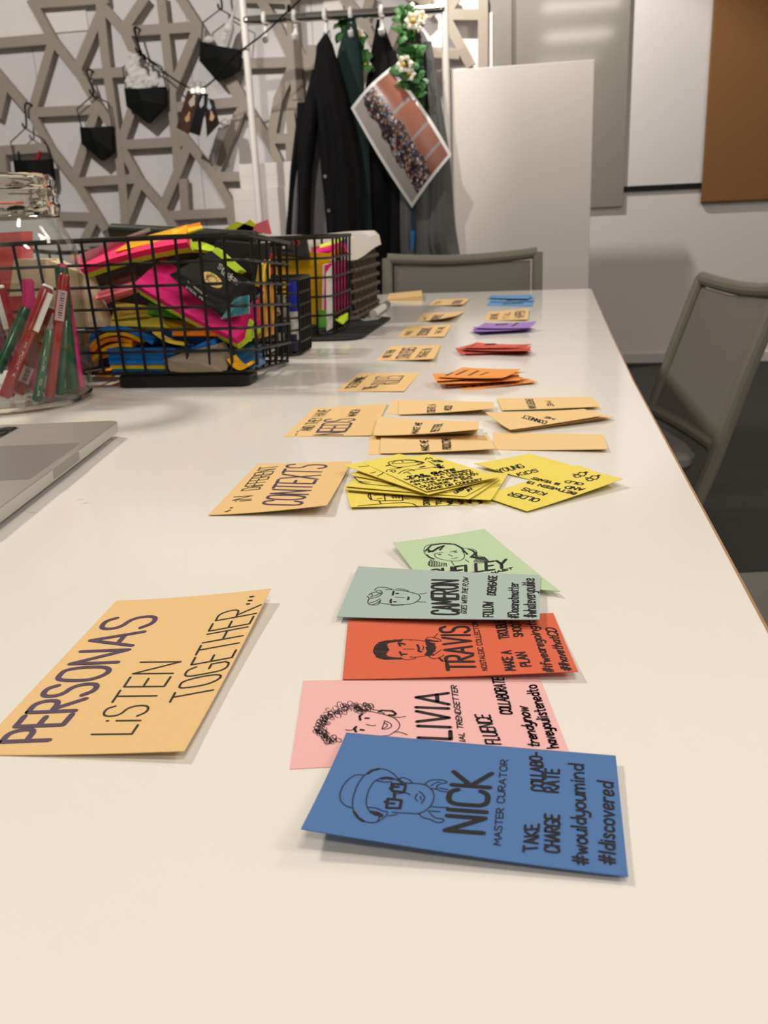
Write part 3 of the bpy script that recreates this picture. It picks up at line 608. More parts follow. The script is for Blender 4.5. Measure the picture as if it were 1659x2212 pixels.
scribble(SK[0], [((1095, 650), (1120, 648), (1, -4)), ((1122, 649), (1128, 648), (1, -3))], .0013)
scribble(SK[2], [((1085, 658), (1130, 656), (1, -3))], .0013)
# ------------------------------------------------------------------ LAPTOP (open, front edge towards the cards)
g0 = hz(262, 933, TZ+.004); g1 = hz(0, 1137, TZ+.004)
ex = (g1-g0); ex[2] = 0; ex /= np.linalg.norm(ex); ey = np.array([-ex[1], ex[0], 0])
if ey[0] > 0: ey = -ey                       # depth direction points left, away from the cards
LW, LD, LZ0, LZ1 = .325, .226, TZ+.004, TZ+.0165
def lp(u, v, z): q = g0+ex*u+ey*v; return (q[0], q[1], z)
lap = thing('laptop', 'open silver aluminium laptop at the left edge in front of the glass jar', 'laptop', lp(LW/2, LD/2, TZ))
def lring(u0, u1, v0, v1, r, z): return [lp(x, y, z) for x, y, _ in rrect(u0, u1, v0, v1, r, 0)]
MB().loft([lring(.004, LW-.004, .004, LD-.004, .008, LZ0), lring(.0005, LW-.0005, .0005, LD-.0005, .01, LZ0+.002), lring(0, LW, 0, LD, .01, LZ1-.0006), lring(.0006, LW-.0006, .0006, LD-.0006, .01, LZ1)]).build('base', M_alu, lap)
MB().loft([lring(LW/2-.062, LW/2+.062, .008, .088, .003, LZ1-.001), lring(LW/2-.062, LW/2+.062, .008, .088, .003, LZ1+.0002)]).build('trackpad', M_trackpad, lap)
nu0, nu1 = LW/2-.033, LW/2+.033
MB().loft([lring(nu0, nu1, -.0004, .004, .0018, LZ0+.004), lring(nu0, nu1, -.0004, .004, .0018, LZ1+.0002)]).build('opening_notch', mat('notch_alu', (.33, .32, .30), .5, metal=.5), lap)
MB().loft([lring(.016, LW-.016, .098, .205, .004, LZ1-.001), lring(.016, LW-.016, .098, .205, .004, LZ1+.0001)]).build('keyboard_well', mat('dark_well', (.05, .05, .05), .5), lap)
for r in range(6):
    for q in range(14):
        if r == 0 and 3 < q < 9:
            continue
        u, v = .018+q*.0207, .1+r*.0175
        MB().loft([lring(u, u+.017, v, v+.0145, .002, LZ1), lring(u+.0006, u+.0164, v+.0006, v+.0139, .002, LZ1+.0014)]).build('key', M_black, lap)
MB().loft([lring(.018+3*.0207+.0207, .018+9*.0207-.004, .1, .1145, .002, LZ1), lring(.018+4*.0207+.0006, .018+9*.0207-.0046, .1006, .1139, .002, LZ1+.0014)]).build('key', M_black, lap)
for u in (.03, LW-.03):
    for v in (.03, LD-.03):
        MB().lathe(lp(u, v, 0), [(.007, TZ), (.007, LZ0+.001)], 12, True).build('rubber_foot', M_black, lap)
sl = lambda u, t, o: tuple(np.array(lp(u, LD-.004, LZ1))+ey*(.06*t+o)+np.array([0, 0, .215*t+o*-.28]))
MB().hexa([sl(.002, .0, 0), sl(LW-.002, 0, 0), sl(LW-.002, 0, .005), sl(.002, 0, .005), sl(.002, 1, 0), sl(LW-.002, 1, 0), sl(LW-.002, 1, .005), sl(.002, 1, .005)]).build('screen_lid', M_alu, lap)
# ------------------------------------------------------------------ JAR WITH PENS
jb = hz(45, 898); jd = np.array([jb[0], jb[1]])/np.hypot(jb[0], jb[1]); JR = .092
JC = (jb[0]+jd[0]*JR, jb[1]+jd[1]*JR); jn = np.array([jd[0], jd[1], 0]); jx = np.array([jd[1], -jd[0], 0])
def jpt(x, y, off=0): return hplane(x, y, np.array([JC[0], JC[1], TZ])+jn*off, jn)
def jrz(x, y): p = jpt(x, y); return max(.02, float(np.dot(p-np.array([JC[0], JC[1], 0]), jx))), float(p[2])
prof = [jrz(*q) for q in ((203, 850), (195, 740), (182, 638), (175, 575), (164.6, 532), (152, 512), (139, 492), (130, 470))]
neck = [(131, 452), (131, 443), (126.5, 438), (127, 425), (122, 418), (121.5, 408), (117, 403), (118, 392), (113, 384)]
prof2 = prof+[jrz(*q) for q in neck]; zt_ = prof2[-1][1]
Rb = prof[0][0]
outer = [(.001, TZ+.0005), (Rb*.82, TZ+.0005), (Rb*.95, TZ+.006), (Rb, TZ+.018)]+[q for q in prof2 if q[1] > TZ+.022]
Rt = outer[-1][0]; outer += [(Rt-.002, zt_+.003), (Rt-.006, zt_+.002)]
th = .0028
nk = next(i for i, q in enumerate(outer) if q[1] > prof[-1][1]-.001)      # where the neck begins
body_o, neck_o = outer[:nk+1], outer[nk:]
zb0 = neck_o[0][1]; rin = Rt-.0065
body_i = [(q[0]-th, q[1]) for q in prof if q[1] > TZ+.024][::-1]
jar = thing('glass_jar', 'large clear glass jar of coloured pens at the left edge', 'jar', (JC[0], JC[1], TZ))
MB().lathe(JC, body_o+body_i+[(Rb-th, TZ+.02), (Rb*.93-th, TZ+.011), (Rb*.8, TZ+.007), (.001, TZ+.008)], 64).build('jar_body', M_thin, jar, smooth=True)
MB().lathe(JC, [(Rb*.8, TZ+.0004), (Rb*.9, TZ+.0008), (Rb*.96, TZ+.004), (Rb*.99, TZ+.008), (Rb*.99, TZ+.010), (Rb*.97-th, TZ+.010), (Rb*.92-th, TZ+.0075), (Rb*.8, TZ+.0055), (Rb*.8, TZ+.0004)], 64).build('jar_base', M_neck, jar, smooth=True)
MB().lathe(JC, neck_o+[(rin, zt_), (rin, zb0+.004), (neck_o[0][0]-th, zb0), neck_o[0]], 64).build('jar_neck', M_neck, jar, smooth=True)
PENC = {'green': mat('pen_green', (.003, .085, .035), .25, coat=.5), 'red': mat('pen_red', (.28, .006, .010), .25, coat=.5), 'pink': mat('pen_pink', (.62, .012, .19), .25, coat=.5), 'purple': mat('pen_purple', (.16, .012, .09), .3, coat=.5), 'dark red': mat('pen_dark_red', (.22, .008, .012), .3)}
def pen(colr, a, b, offa, offb, r, label, clip=False, sticker=None, marks=None):
    p, q = jpt(*a, offa), jpt(*b, offb)
    lim = Rb-.014
    for w_ in (p, q):
        d_ = w_[:2]-np.array(JC); k_ = np.linalg.norm(d_)
        if k_ > lim: w_[:2] = np.array(JC)+d_*lim/k_
    p[2] = max(p[2], TZ+.0095)
    d = (q-p); L = np.linalg.norm(d); d /= L
    t = thing('pen', label, 'pen', p, 'pens in the glass jar')
    pth = lambda k: p+d*L*k
    MB().tube([pth(0), pth(.01), pth(.03), pth(.62)], [r*.55, r*.85, r*.92, r*.92], 14).build('barrel', PENC[colr], t, smooth=True)
    MB().tube([pth(.6), pth(.605), pth(.97), pth(.99), pth(1)], [r*.9, r, r, r*.9, r*.6], 14).build('cap', PENC[colr], t, smooth=True)
    side = np.cross(d, -jn); side /= np.linalg.norm(side); fr = np.cross(side, d)
    if np.dot(fr, jn) > 0: fr = -fr
    if clip:
        s2 = side*(1 if clip > 0 else -1)*.55+fr*.83; s2 /= np.linalg.norm(s2); w = np.cross(d, s2)*r*.45
        A, B = pth(.96)+s2*r*.95, pth(.62)+s2*r*1.02; e = s2*r*.28
        MB().hexa([A-w, A+w, A+w+e, A-w+e, B-w, B+w, B+w+e, B-w+e]).build('clip', M_white, t)
        MB().tube([pth(1.0), pth(1.02)], [r*.93, r*.8], 14).build('end_plug', M_white, t)
    if sticker:
        k0, k1 = sticker; vs = []
        for k in (k0, k1):
            for a_ in np.linspace(-.9, .9, 7): vs.append(tuple(pth(k)+(fr*math.cos(a_)+side*math.sin(a_))*r*1.03))
        st = MB().add(vs, [(i, i+1, 8+i, 7+i) for i in range(6)]).build('barcode_label', mat('label_paper', (.55, .38, .42), .6), t)
        ln = MB()
        for i in range(11):
            k = k0+(k1-k0)*(.1+.8*i/10); m_ = .003*(1+(i*7 % 3)*.5)
            vs = [tuple(pth(k+s_*m_)+(fr*math.cos(a_)+side*math.sin(a_))*r*1.05) for s_ in (-1, 1) for a_ in (-.3, .05, .4)]
            ln.add(vs, [(0, 1, 4, 3), (1, 2, 5, 4)])
        ln.build('barcode_lines', M_ink, st)
    if marks:
        txt, k0, k1 = marks
        cx = lambda k, a_: tuple(pth(k)+(fr*math.cos(a_)+side*math.sin(a_))*r*.97)
        S_ = text_strokes(txt, (k0, -.14), (k1, -.14), (k0, .24), 0)
        ribbons([[cx(*q_) for q_ in s_] for s_ in S_], r*.045, tuple(fr)).build('lettering', M_white, t)
pen('green', (82, 886), (107, 712), -.06, -.03, .0062, 'green pen nearest the jar front, white lettering on its barrel', marks=('FiNE 0.4', .75, .06))
pen('red', (109, 877), (161, 590), -.045, -.02, .0068, 'red pen with barcode label, leaning right in the jar', sticker=(.62, .86))
pen('green', (132, 879), (141, 690), -.03, .0, .006, 'short green pen just right of the barcoded red pen')
pen('green', (160, 862), (137, 573), .0, .02, .0085, 'tall thick green pen standing behind the barcoded red pen')
pen('pink', (182, 860), (153, 568), .01, .02, .0062, 'bright pink pen along the right wall of the jar')
pen('red', (8, 860), (103, 622), -.05, -.03, .0078, 'red pen with long white clip, leaning across the jar', clip=1, marks=('HI POiNT 4', .5, .2))
pen('red', (39, 852), (113, 668), -.025, -.01, .0075, 'dark shaded red pen under the white clipped one', clip=1, sticker=(.14, .32))
pen('pink', (78, 862), (60, 602), .03, .03, .0075, 'pink pen with rounded top in middle of the jar')
pen('green', (-6, 806), (56, 664), -.03, .0, .0066, 'green pen slanting behind the long clipped red pen at left')
pen('red', (60, 850), (-2, 622), .05, .04, .0075, 'red pen leaning left at the back of the jar', clip=-1)
pen('purple', (60, 840), (-30, 705), .02, .02, .008, 'purple pen lying low at left in the jar')
pen('dark red', (88, 868), (40, 690), .04, .05, .006, 'dark red pen low behind the green lettered pen')
pen('red', (196, 858), (150, 700), .05, .06, .006, 'thin red pen at the far right bottom of the jar')
pen('purple', (20, 862), (62, 690), .0, .03, .007, 'purple red pen between crossed red pens')
# ------------------------------------------------------------------ WIRE BASKETS
def wire_basket(name, label, x0, x1, y0, y1, z0, z1, nx, ny, nz, flare, r, rot=0, group=None, cat='basket', rim_r=None, tilt=0):
    cx, cy = (x0+x1)/2, (y0+y1)/2
    t = thing(name, label, cat, (cx, cy, z0), group)
    def R(x, y, z):
        a = math.radians(rot); dx, dy = x-cx, y-cy; return (cx+dx*math.cos(a)-dy*math.sin(a), cy+dx*math.sin(a)+dy*math.cos(a), z-tilt*(y-y0)/(y1-y0))
    def rect(k, z, n=4): return [R(*q) for q in rrect(x0-flare*k, x1+flare*k, y0-flare*k, y1+flare*k, .02, z, n)]
    zz = lambda k: z0+r+(z1-z0-2*r)*k
    MB().tube(rect(1, z1), rim_r or r*1.5, 8, closed=True).build('rim', M_blackwire, t, smooth=True)
    for i in range(nz):
        k = i/nz; MB().tube(rect(k if i else -.35, zz(k)), r, 6, closed=True).build('ring_wire', M_blackwire, t, smooth=True)
    def up(fx, fy):  # wire from the base inwards and up to the rim
        pts = []
        for k, s_ in ((0, -.35), (.06, -.05), (.5, .5), (1, 1)):
            X = x0-flare*s_+(x1-x0+2*flare*s_)*fx; Y = y0-flare*s_+(y1-y0+2*flare*s_)*fy; pts.append(R(X, Y, zz(k)))
        MB().tube(pts, r, 6).build('upright_wire', M_blackwire, t, smooth=True)
    for i in range(nx): f = (i+.5)/nx; up(.03+.94*f, 0); up(.03+.94*f, 1)
    for j in range(ny): f = (j+.5)/ny; up(0, .05+.9*f); up(1, .05+.9*f)
    for i in range(nx):
        f = .03+.94*(i+.5)/nx; X = x0+(x1-x0)*f; MB().tube([R(X, y0+.006, z0+r), R(X, y1-.006, z0+r)], r*.9, 5).build('base_wire', M_blackwire, t)
    return t
bz = TZ+.0185
wire_basket('wire_basket', 'large black wire basket crammed with sticky notes, just behind the jar', -.735, -.374, 1.138, 1.345, bz, .934, 11, 6, 6, .008, .0022, 0, 'large black wire baskets', tilt=.0165)
bx = thing('black_case', 'flat black plastic case lying under the front of the nearest wire basket', 'case', (-.47, 1.16, TZ))
pa, pb = hz(262, 836), hz(541, 834)
MB().loft([[(x, y, z) for x, y, z in rrect(pa[0]+k, pb[0]-k, 1.138+k, 1.19-k, .012, zz)] for zz, k in ((TZ, .003), (TZ+.003, 0), (TZ+.0145, 0), (TZ+.0175, .003))]).build('shell', M_black, bx, smooth=False)
MB().box((pb[0]-.0006, 1.155, TZ+.007), (pb[0]+.0004, 1.175, TZ+.0095)).build('slot', mat('dark_slot', (.003, .003, .003), .8), bx)
wire_basket('wire_basket', 'large black wire basket with yellow and pink paper, between pen basket and wicker basket', -.70, -.380, 1.645, 1.835, TZ+.006, .921, 9, 6, 5, .008, .0024, 0, 'large black wire baskets')
wire_basket('pen_basket', 'small black wire basket of blue capped pens beside the big wire baskets', -.47, -.382, 1.41, 1.505, TZ+.001, .862, 4, 6, 6, .004, .002, 0)
MB_m = MB().loft([[(x, y, z) for x, y, z in rrect(-.66+k, -.318-k, 1.60+k, 1.985-k, .035, zz)] for zz, k in ((TZ+.0002, .001), (TZ+.0035, 0), (TZ+.0045, .001))])
tag(MB_m.build('desk_mat', mat('black_neoprene', (.01, .01, .01), .8, bump=.2, bscale=900), None, (-.49, 1.79, TZ)), 'thin black rounded mat on the table under the wicker basket', 'mat')
# ------------------------------------------------------------------ BASKET CONTENTS : slabs given by their visible face and a thickness vector
ST = {k: paper('note_'+k, v) for k, v in dict(pink='#ea2f86', rose='#f0386f', lime='#c3e23a', yellow='#f0d040', gold='#e9ae20', orange='#f28a20', blue='#1f6fc0', navy='#123a70', cream='#ead9b8', salmon='#ff7d8e', mauve='#8a5360', palegreen='#6cc54a', lemon='#e2d65c', red='#d83a3a', kraftgrey='#9a8b78', white='#e6e2dc', neon='#e3ee3f', teal='#2b8a9e').items()}
def slab(face, Ys, tv, m, name, label=None, cat=None, group=None, parent=None, seg=1, bend=0, layers=None):
    P = [hy(x, y, Y) for (x, y), Y in zip(face, Ys)]; tv = np.array(tv, float)
    def lay(k0, k1, mm, nm, par, loc):
        mb = MB(); n = max(seg, 1); rings = []
        nr = np.cross(P[1]-P[0], P[3]-P[0]); nr /= np.linalg.norm(nr)
        for i in range(n+1):
            u = i/n; a = P[0]*(1-u)+P[1]*u; b = P[3]*(1-u)+P[2]*u; h = nr*bend*4*u*(1-u)
            rings.append([tuple(a+h+tv*k0), tuple(b+h+tv*k0), tuple(b+h+tv*k1), tuple(a+h+tv*k1)])
        mb.loft(rings); return mb.build(nm, mm, par, loc)
    c = sum(P)/4+tv/2
    if layers:
        t = thing(name, label, cat, c, group); k = 0
        for fr, mm, nm in layers: lay(k, k+fr, mm, nm, t, None); k += fr
        return t
    o = lay(0, 1, m, name, parent, None if parent else c)
    if not parent: tag(o, label, cat, group); WL[o] = tuple(c)
    return o
NG = 'sticky note pads in the big basket'
slab([(172, 582), (404, 523), (402, 499), (172, 548)], [1.16, 1.2, 1.26, 1.26], (0, .02, -.013), None, 'sticky_note_pad', 'long bright pink note pad with lime underside, on top at left of the big basket', 'note pad', NG, seg=6, bend=.004, layers=[(.55, ST['rose'], 'pink_sheets'), (.45, ST['lime'], 'lime_sheets')])
slab([(290, 612), (508, 731), (560, 690), (352, 556)], [1.15, 1.15, 1.2, 1.25], (0, .015, -.016), None, 'sticky_note_pad', 'large magenta note pad with lime underside, slanting down the big basket middle', 'note pad', NG, seg=6, bend=-.002, layers=[(.55, ST['pink'], 'pink_sheets'), (.45, ST['lime'], 'lime_sheets')])
slab([(352, 548), (470, 545), (462, 532), (400, 528)], [1.25, 1.24, 1.26, 1.27], (0, .01, -.005), ST['lime'], 'note_sheet', 'curled lime note sheet rising behind the black packet', 'note', seg=4, bend=.006)
slab([(452, 545), (510, 588), (522, 582), (468, 534)], [1.212, 1.19, 1.19, 1.212], (0, .02, -.004), ST['lime'], 'note_sheet', 'narrow lime note sheet along the upper edge of the black packet', 'note')
# packet with gold seal
pp = [hy(366, 594, 1.145), hy(484, 690, 1.145), None, hy(456, 541, 1.2)]
pn = np.cross(pp[1]-pp[0], pp[3]-pp[0]); pn /= np.linalg.norm(pn)
if pn[1] > 0: pn = -pn
PK = slab([(366, 594), (484, 690), (568, 628), (456, 541)], [1.145, 1.145, hplane(568, 628, pp[0], pn)[1], 1.2], (0, .006, -.004), mat('black_card', (.006, .006, .006), .35, spec=.3, coat=.6, bump=.5, bscale=22), 'notes_packet', 'black packet with round gold seal and white script in the big basket', 'packet')
def pkp(x, y, off=.0012): return hplane(x, y, pp[0]+pn*off, pn)
sc_ = (340+(820/6.9125), 540+450/6.9125)
sd = MB(); ring_ = [tuple(pkp(340+(820+150*math.cos(a)+20*math.sin(a))/6.9125, 540+(445+110*math.sin(a)+55*math.cos(a))/6.9125)) for a in np.linspace(0, 2*math.pi, 25)[:-1]]
sd.add(ring_, [tuple(range(24))]); sd.build('gold_seal', mat('gold_foil', (.55, .40, .12), .35, metal=.9, noise=.5, nscale=300, bump=.5, bscale=400), PK)
ks = []
for a in np.linspace(0, 2*math.pi, 15)[:-1]:
    ks.append([pkp(340+(820+105*math.cos(a))/6.9125, 540+(445+80*math.sin(a)+38*math.cos(a))/6.9125, .0016), pkp(340+(820+60*math.cos(a+.5))/6.9125, 540+(445+45*math.sin(a+.5)+20*math.cos(a+.5))/6.9125, .0016)])
ribbons(ks, .0009, tuple(pn)).build('seal_relief', M_ink, PK)
zk = lambda x, y: (340+x/6.9125, 540+y/6.9125)
tx = text_strokes('Stucksy', zk(895, 262), zk(1200, 510), zk(935, 205), 0)
tx2 = [text_strokes('NOTES', zk(950, 350), zk(1085, 465), zk(965, 330), 0), text_strokes('STEAL ME', zk(415, 560), zk(690, 760), zk(432, 535), 0), [[zk(450, 460), zk(500, 520)]], [[zk(540, 535), zk(740, 690)]], [[zk(545, 555), zk(720, 700)]]]
FONT_OK = True
ribbons([[pkp(*q, .0016) for q in s_] for s_ in tx], .0012, tuple(pn)).build('script_lettering', M_white, PK)
for t_ in tx2: ribbons([[pkp(*q, .0016) for q in s_] for s_ in t_], .0005, tuple(pn)).build('small_lettering', M_white, PK)
slab([(476, 689), (538, 676), (537, 637), (508, 643)], [1.138, 1.14, 1.142, 1.14], (0, .003, -.001), mat('teal_gloss_film', (.03, .22, .27), .12, coat=1, bump=.6, bscale=60), 'blister_film', 'glossy teal film pack at the lower corner of the black packet', 'film', seg=4, bend=-.003)
slab([(185, 650), (292, 612), (290, 585), (240, 600)], [1.18, 1.19, 1.22, 1.22], (0, .02, -.012), None, 'sticky_note_pad', 'dull mauve note pad with salmon edge at left of the big basket', 'note pad', NG, layers=[(.6, ST['mauve'], 'mauve_sheets'), (.4, ST['salmon'], 'salmon_sheets')])
slab([(205, 646), (295, 622), (290, 608), (212, 630)], [1.15, 1.16, 1.17, 1.17], (0, .012, -.004), ST['salmon'], 'sticky_note_pad', 'thin salmon pink note pad below the mauve one', 'note pad', NG)
# cream folded paper
cp_ = thing('folded_paper', 'cream folded paper standing at the left end of the big basket', 'paper', hy(170, 700, 1.16))
slab([(100, 708), (226, 706), (180, 592), (100, 560)], [1.16, 1.155, 1.17, 1.17], (0, .03, 0), ST['cream'], 'front_face', parent=cp_)
slab([(226, 706), (238, 690), (187, 592), (180, 592)], [1.154, 1.18, 1.19, 1.169], (0, .004, 0), ST['cream'], 'folded_flap', parent=cp_)
slab([(240, 690), (318, 680), (318, 660), (250, 652)], [1.17, 1.17, 1.2, 1.2], (0, .02, -.006), ST['lemon'], 'sticky_note_pad', 'pale yellow note pad left of the green one in the big basket', 'note pad', NG)
slab([(238, 704), (360, 706), (348, 683), (242, 686)], [1.155, 1.155, 1.19, 1.19], (0, .02, -.006), ST['lemon'], 'sticky_note_pad', 'pale yellow note pad lying flat over the orange curls', 'note pad', NG)
slab([(318, 678), (372, 684), (372, 668), (322, 655)], [1.18, 1.18, 1.2, 1.2], (0, .02, -.005), ST['palegreen'], 'sticky_note_pad', 'grass green note pad under the slanting magenta pad', 'note pad', NG)
slab([(335, 703), (420, 716), (440, 700), (345, 685)], [1.165, 1.165, 1.2, 1.2], (0, .02, -.006), ST['gold'], 'sticky_note_pad', 'golden yellow note pad in middle of the big basket', 'note pad', NG)
slab([(372, 725), (465, 726), (465, 706), (372, 710)], [1.15, 1.15, 1.17, 1.17], (0, .02, -.004), ST['orange'], 'sticky_note_pad', 'orange note pad above the blue block in the big basket', 'note pad', NG)
slab([(346, 742), (470, 744), (468, 722), (350, 716)], [1.16, 1.16, 1.16, 1.16], (0, .06, 0), ST['navy'], 'sticky_note_pad', 'dark navy note pad behind the crumpled brown wrapper', 'note pad', NG)
def arch(pxs, Y, w, th_, m, label, cat='note pad'):
    pts = smoothp([tuple(hy(x, y, Y)) for x, y in pxs], 2); mb = MB(); rings = []
    for i, p in enumerate(pts):
        t = pts[min(i+1, len(pts)-1)]-pts[max(i-1, 0)]; n = np.cross(t, (0, 1, 0)); n /= np.linalg.norm(n)
        rings.append([tuple(p-n*th_/2), tuple(p+n*th_/2), tuple(p+n*th_/2+np.array([0, w, 0])), tuple(p-n*th_/2+np.array([0, w, 0]))])
    o = mb.loft(rings).build('curved_note_pad', m, None, sum(pts)/len(pts)); tag(o, label, cat, 'curved note pads')
arch([(192, 740), (205, 718), (240, 708), (280, 712), (330, 740)], 1.150, .07, .006, ST['blue'], 'blue note pad arched over the others at the lower left')
arch([(194, 750), (212, 729), (245, 719), (275, 722), (308, 738)], 1.1505, .07, .005, ST['gold'], 'golden note pad arched just below the blue arch')
arch([(198, 760), (214, 740), (245, 731), (285, 738)], 1.151, .07, .005, ST['orange'], 'orange note pad arched below the golden arch')
arch([(200, 778), (214, 760), (245, 745), (285, 746)], 1.152, .07, .005, ST['gold'], 'ochre curled note pad, innermost of the arches')
arch([(205, 809), (222, 811), (240, 812)], 1.147, .05, .004, ST['orange'], 'orange note sheet lying flat at the lower left corner')
arch([(330, 716), (360, 738), (400, 744)], 1.149, .05, .004, ST['yellow'], 'thin yellow curled pad beside the navy pad')
for i, (y0, y1, m, lb) in enumerate(((753, 766, 'blue', 'blue note pad on top of the low blue block'), (767, 777, 'blue', 'blue note pad second in the low blue block'), (778, 788, 'blue', 'blue note pad third in the low blue block'), (789, 794, 'gold', 'golden sheet pad between the low blue pads'), (794.5, 797, 'lime', 'thin lime pad between the low blue pads'), (797.5, 811, 'blue', 'blue note pad at the bottom of the low block'))):
    slab([(232+i*2.2, y1), (378-i*3, y1), (378-i*3, y0), (231+i*2.2, y0)], [1.148+.001*(i % 2)]*4, (0, .07, 0), ST[m], 'sticky_note_pad', lb, 'note pad', NG)
slab([(398, 760), (470, 758), (462, 732), (440, 738)], [1.145, 1.145, 1.15, 1.15], (0, .01, 0), ST['blue'], 'sticky_note_pad', 'bright blue pad leaning behind the crumpled brown wrapper', 'note pad', NG)
# crumpled wrapper
wr = MB(); cpx = [(352, 778), (400, 760), (470, 744), (492, 790), (488, 806), (372, 808)]; rn = random.Random(5)
ctr = (430, 785); pts = [hy(x, y, 1.140) for x, y in cpx]; mid = [hy(x*.5+ctr[0]*.5, y*.5+ctr[1]*.5, 1.134+rn.uniform(-.003, .004)) for x, y in cpx]; c0 = hy(*ctr, 1.1345)
n = len(pts); vs = [c0]+mid+pts+[p+np.array([0, .03, 0]) for p in pts]
fs = [(0, 1+i, 1+(i+1) % n) for i in range(n)]+[(1+i, 1+n+i, 1+n+(i+1) % n, 1+(i+1) % n) for i in range(n)]+[(1+n+i, 1+2*n+i, 1+2*n+(i+1) % n, 1+n+(i+1) % n) for i in range(n)]
tag(wr.add(vs, fs).build('paper_wrapper', mat('brown_wrapper', '#8f8271', .7, noise=.2, nscale=50, bump=.6, bscale=90), None, c0), 'crumpled grey brown wrapper low in front of the big basket', 'wrapper')
slab([(490, 800), (560, 792), (556, 748), (492, 742)], [1.15, 1.16, 1.2, 1.2], (0, .03, 0), mat('clear_blue_pack', (.03, .14, .30), .25, coat=.6, bump=.5, bscale=70), 'blue_package', 'blue shiny package in the lower right corner of the big basket', 'package')
arch([(492, 775), (505, 792), (520, 798), (535, 788)], 1.137, .03, .004, ST['gold'], 'small golden curled pad at the lower right corner')
slab([(520, 740), (545, 700), (550, 650), (530, 660)], [1.17, 1.17, 1.17, 1.17], (0, .02, 0), ST['pink'], 'sticky_note_pad', 'magenta note pad glimpsed at the right end of the packet', 'note pad', NG)
slab([(528, 735), (538, 690), (546, 700), (540, 738)], [1.16, 1.16, 1.16, 1.16], (0, .008, 0), ST['lime'], 'note_sheet', 'lime note sheet standing beside the right end magenta pad', 'note')
slab([(566, 730), (592, 722), (593, 610), (568, 618)], [1.21, 1.27, 1.27, 1.21], (-.012, 0, 0), None, 'envelope_stack', 'stack of orange envelopes standing at the right wall of big basket', 'envelopes', None, layers=[(.5, paper('envelope', '#e0a040'), 'front_envelope'), (.5, paper('envelope_b', '#d08e30'), 'rear_envelope')])
slab([(563, 617), (584, 600), (584, 560), (570, 572)], [1.2, 1.25, 1.25, 1.2], (-.008, 0, 0), ST['yellow'], 'note_sheet', 'yellow note sheet peeping above the orange envelopes', 'note')
slab([(182, 800), (556, 792), (556, 532), (186, 556)], [1.325]*4, (0, .008, 0), mat('shade_brown', '#2b201b', .8), 'shade_backing', 'dark backing sheet added for the shade inside the back of the big basket', 'folder')  # added dark sheet, its colour stands in for the basket's shaded inside
# black speaker bar and pouch on top
bt = MB(); A_, B_ = hy(238, 500, 1.315), hy(556, 516, 1.315)
tag(MB().tube([A_, A_+np.array([.003, 0, 0]), B_-np.array([.003, 0, 0]), B_], [.008, .0115, .0115, .008], 16).build('black_tube', mat('black_satin', (.02, .022, .021), .35), None, A_, True), 'long dark tube lying across the back rim of the big basket', 'tube')
slab([(466, 585), (560, 590), (562, 528), (464, 520)], [1.235, 1.24, 1.25, 1.25], (0, .05, 0), mat('black_vinyl', (.006, .006, .006), .5, spec=.3), 'black_pouch', 'square black pouch at the right end of the big basket', 'pouch')
# clear bag
bag = MB(); px = [(172, 548), (235, 525), (320, 492), (322, 500), (275, 520), (200, 562), (178, 572)]
M_bag = mat('crinkled_clear_film', (.50, .48, .45), .2, trans=.35, ior=1.15, bump=1, bscale=60, coat=.6)
pf = [hy(x, y, 1.19+.0006*(x-170)) for x, y in px]; cc = sum(pf)/len(pf)+np.array([0, -.012, .004])
bag.add([tuple(cc)]+[tuple(p) for p in pf]+[tuple(p+np.array([0, .006, 0])) for p in pf]+[tuple(cc+np.array([0, .014, 0]))], [(0, 1+i, 1+(i+1) % 7) for i in range(7)]+[(15, 8+(i+1) % 7, 8+i) for i in range(7)]+[(1+i, 8+i, 8+(i+1) % 7, 1+(i+1) % 7) for i in range(7)])
tag(bag.build('plastic_bag', M_bag, None, cc, True), 'crinkled clear plastic bag on top left of the big basket', 'bag')
for face, Ys, cl, lb in (([(247, 544), (402, 508), (405, 485), (288, 517)], [1.19, 1.24, 1.27, 1.22], 'gold', 'wide golden strip rising out of the big basket over the pink pad'), ([(372, 512), (438, 492), (436, 487), (372, 496)], [1.235, 1.27, 1.275, 1.25], 'yellow', 'yellow strip poking past the golden one above the basket rim'), ([(380, 500), (434, 486), (432, 480), (384, 490)], [1.25, 1.28, 1.285, 1.26], 'orange', 'upper orange strip fanning out above the big basket rim')):
    slab(face, Ys, (0, .003, -.002), ST[cl], 'paper_strip', lb, 'paper strip', 'fanned paper strips')
# back notes of basket 1 / front of basket 2
for lb, face, cl in (('neon yellow note standing highest behind the big basket', [(474, 500), (560, 508), (548, 490), (512, 478)], 'neon'), ('neon yellow note with pointed corner left of the salmon note', [(500, 502), (566, 506), (558, 488), (540, 474)], 'neon'), ('salmon pink note standing behind the neon notes', [(545, 500), (586, 506), (578, 474), (552, 484)], 'salmon')):
    slab(face, [1.345+.004*len(lb) % .01]*4, (0, .004, 0), ST[cl], 'sticky_note', lb, 'note', 'notes standing behind the big basket')
# left part seen through the jar
slab([(20, 640), (100, 636), (98, 560), (30, 560)], [1.16]*4, (0, .03, 0), ST['cream'], 'notepad', 'cream note block seen through the jar', 'notepad')
slab([(-40, 690), (50, 688), (45, 500), (-40, 505)], [1.17]*4, (0, .03, 0), paper('faded_red', '#d9585c'), 'notepad', 'faded red note block seen through the left of the jar', 'notepad')
slab([(-40, 800), (60, 800), (60, 705), (-40, 705)], [1.17]*4, (0, .04, 0), ST['mauve'], 'notepad', 'mauve note block low behind the jar', 'notepad')
slab([(70, 800), (185, 800), (185, 720), (70, 720)], [1.21]*4, (0, .04, 0), ST['kraftgrey'], 'notepad', 'grey brown note block low behind the jar pens', 'notepad')
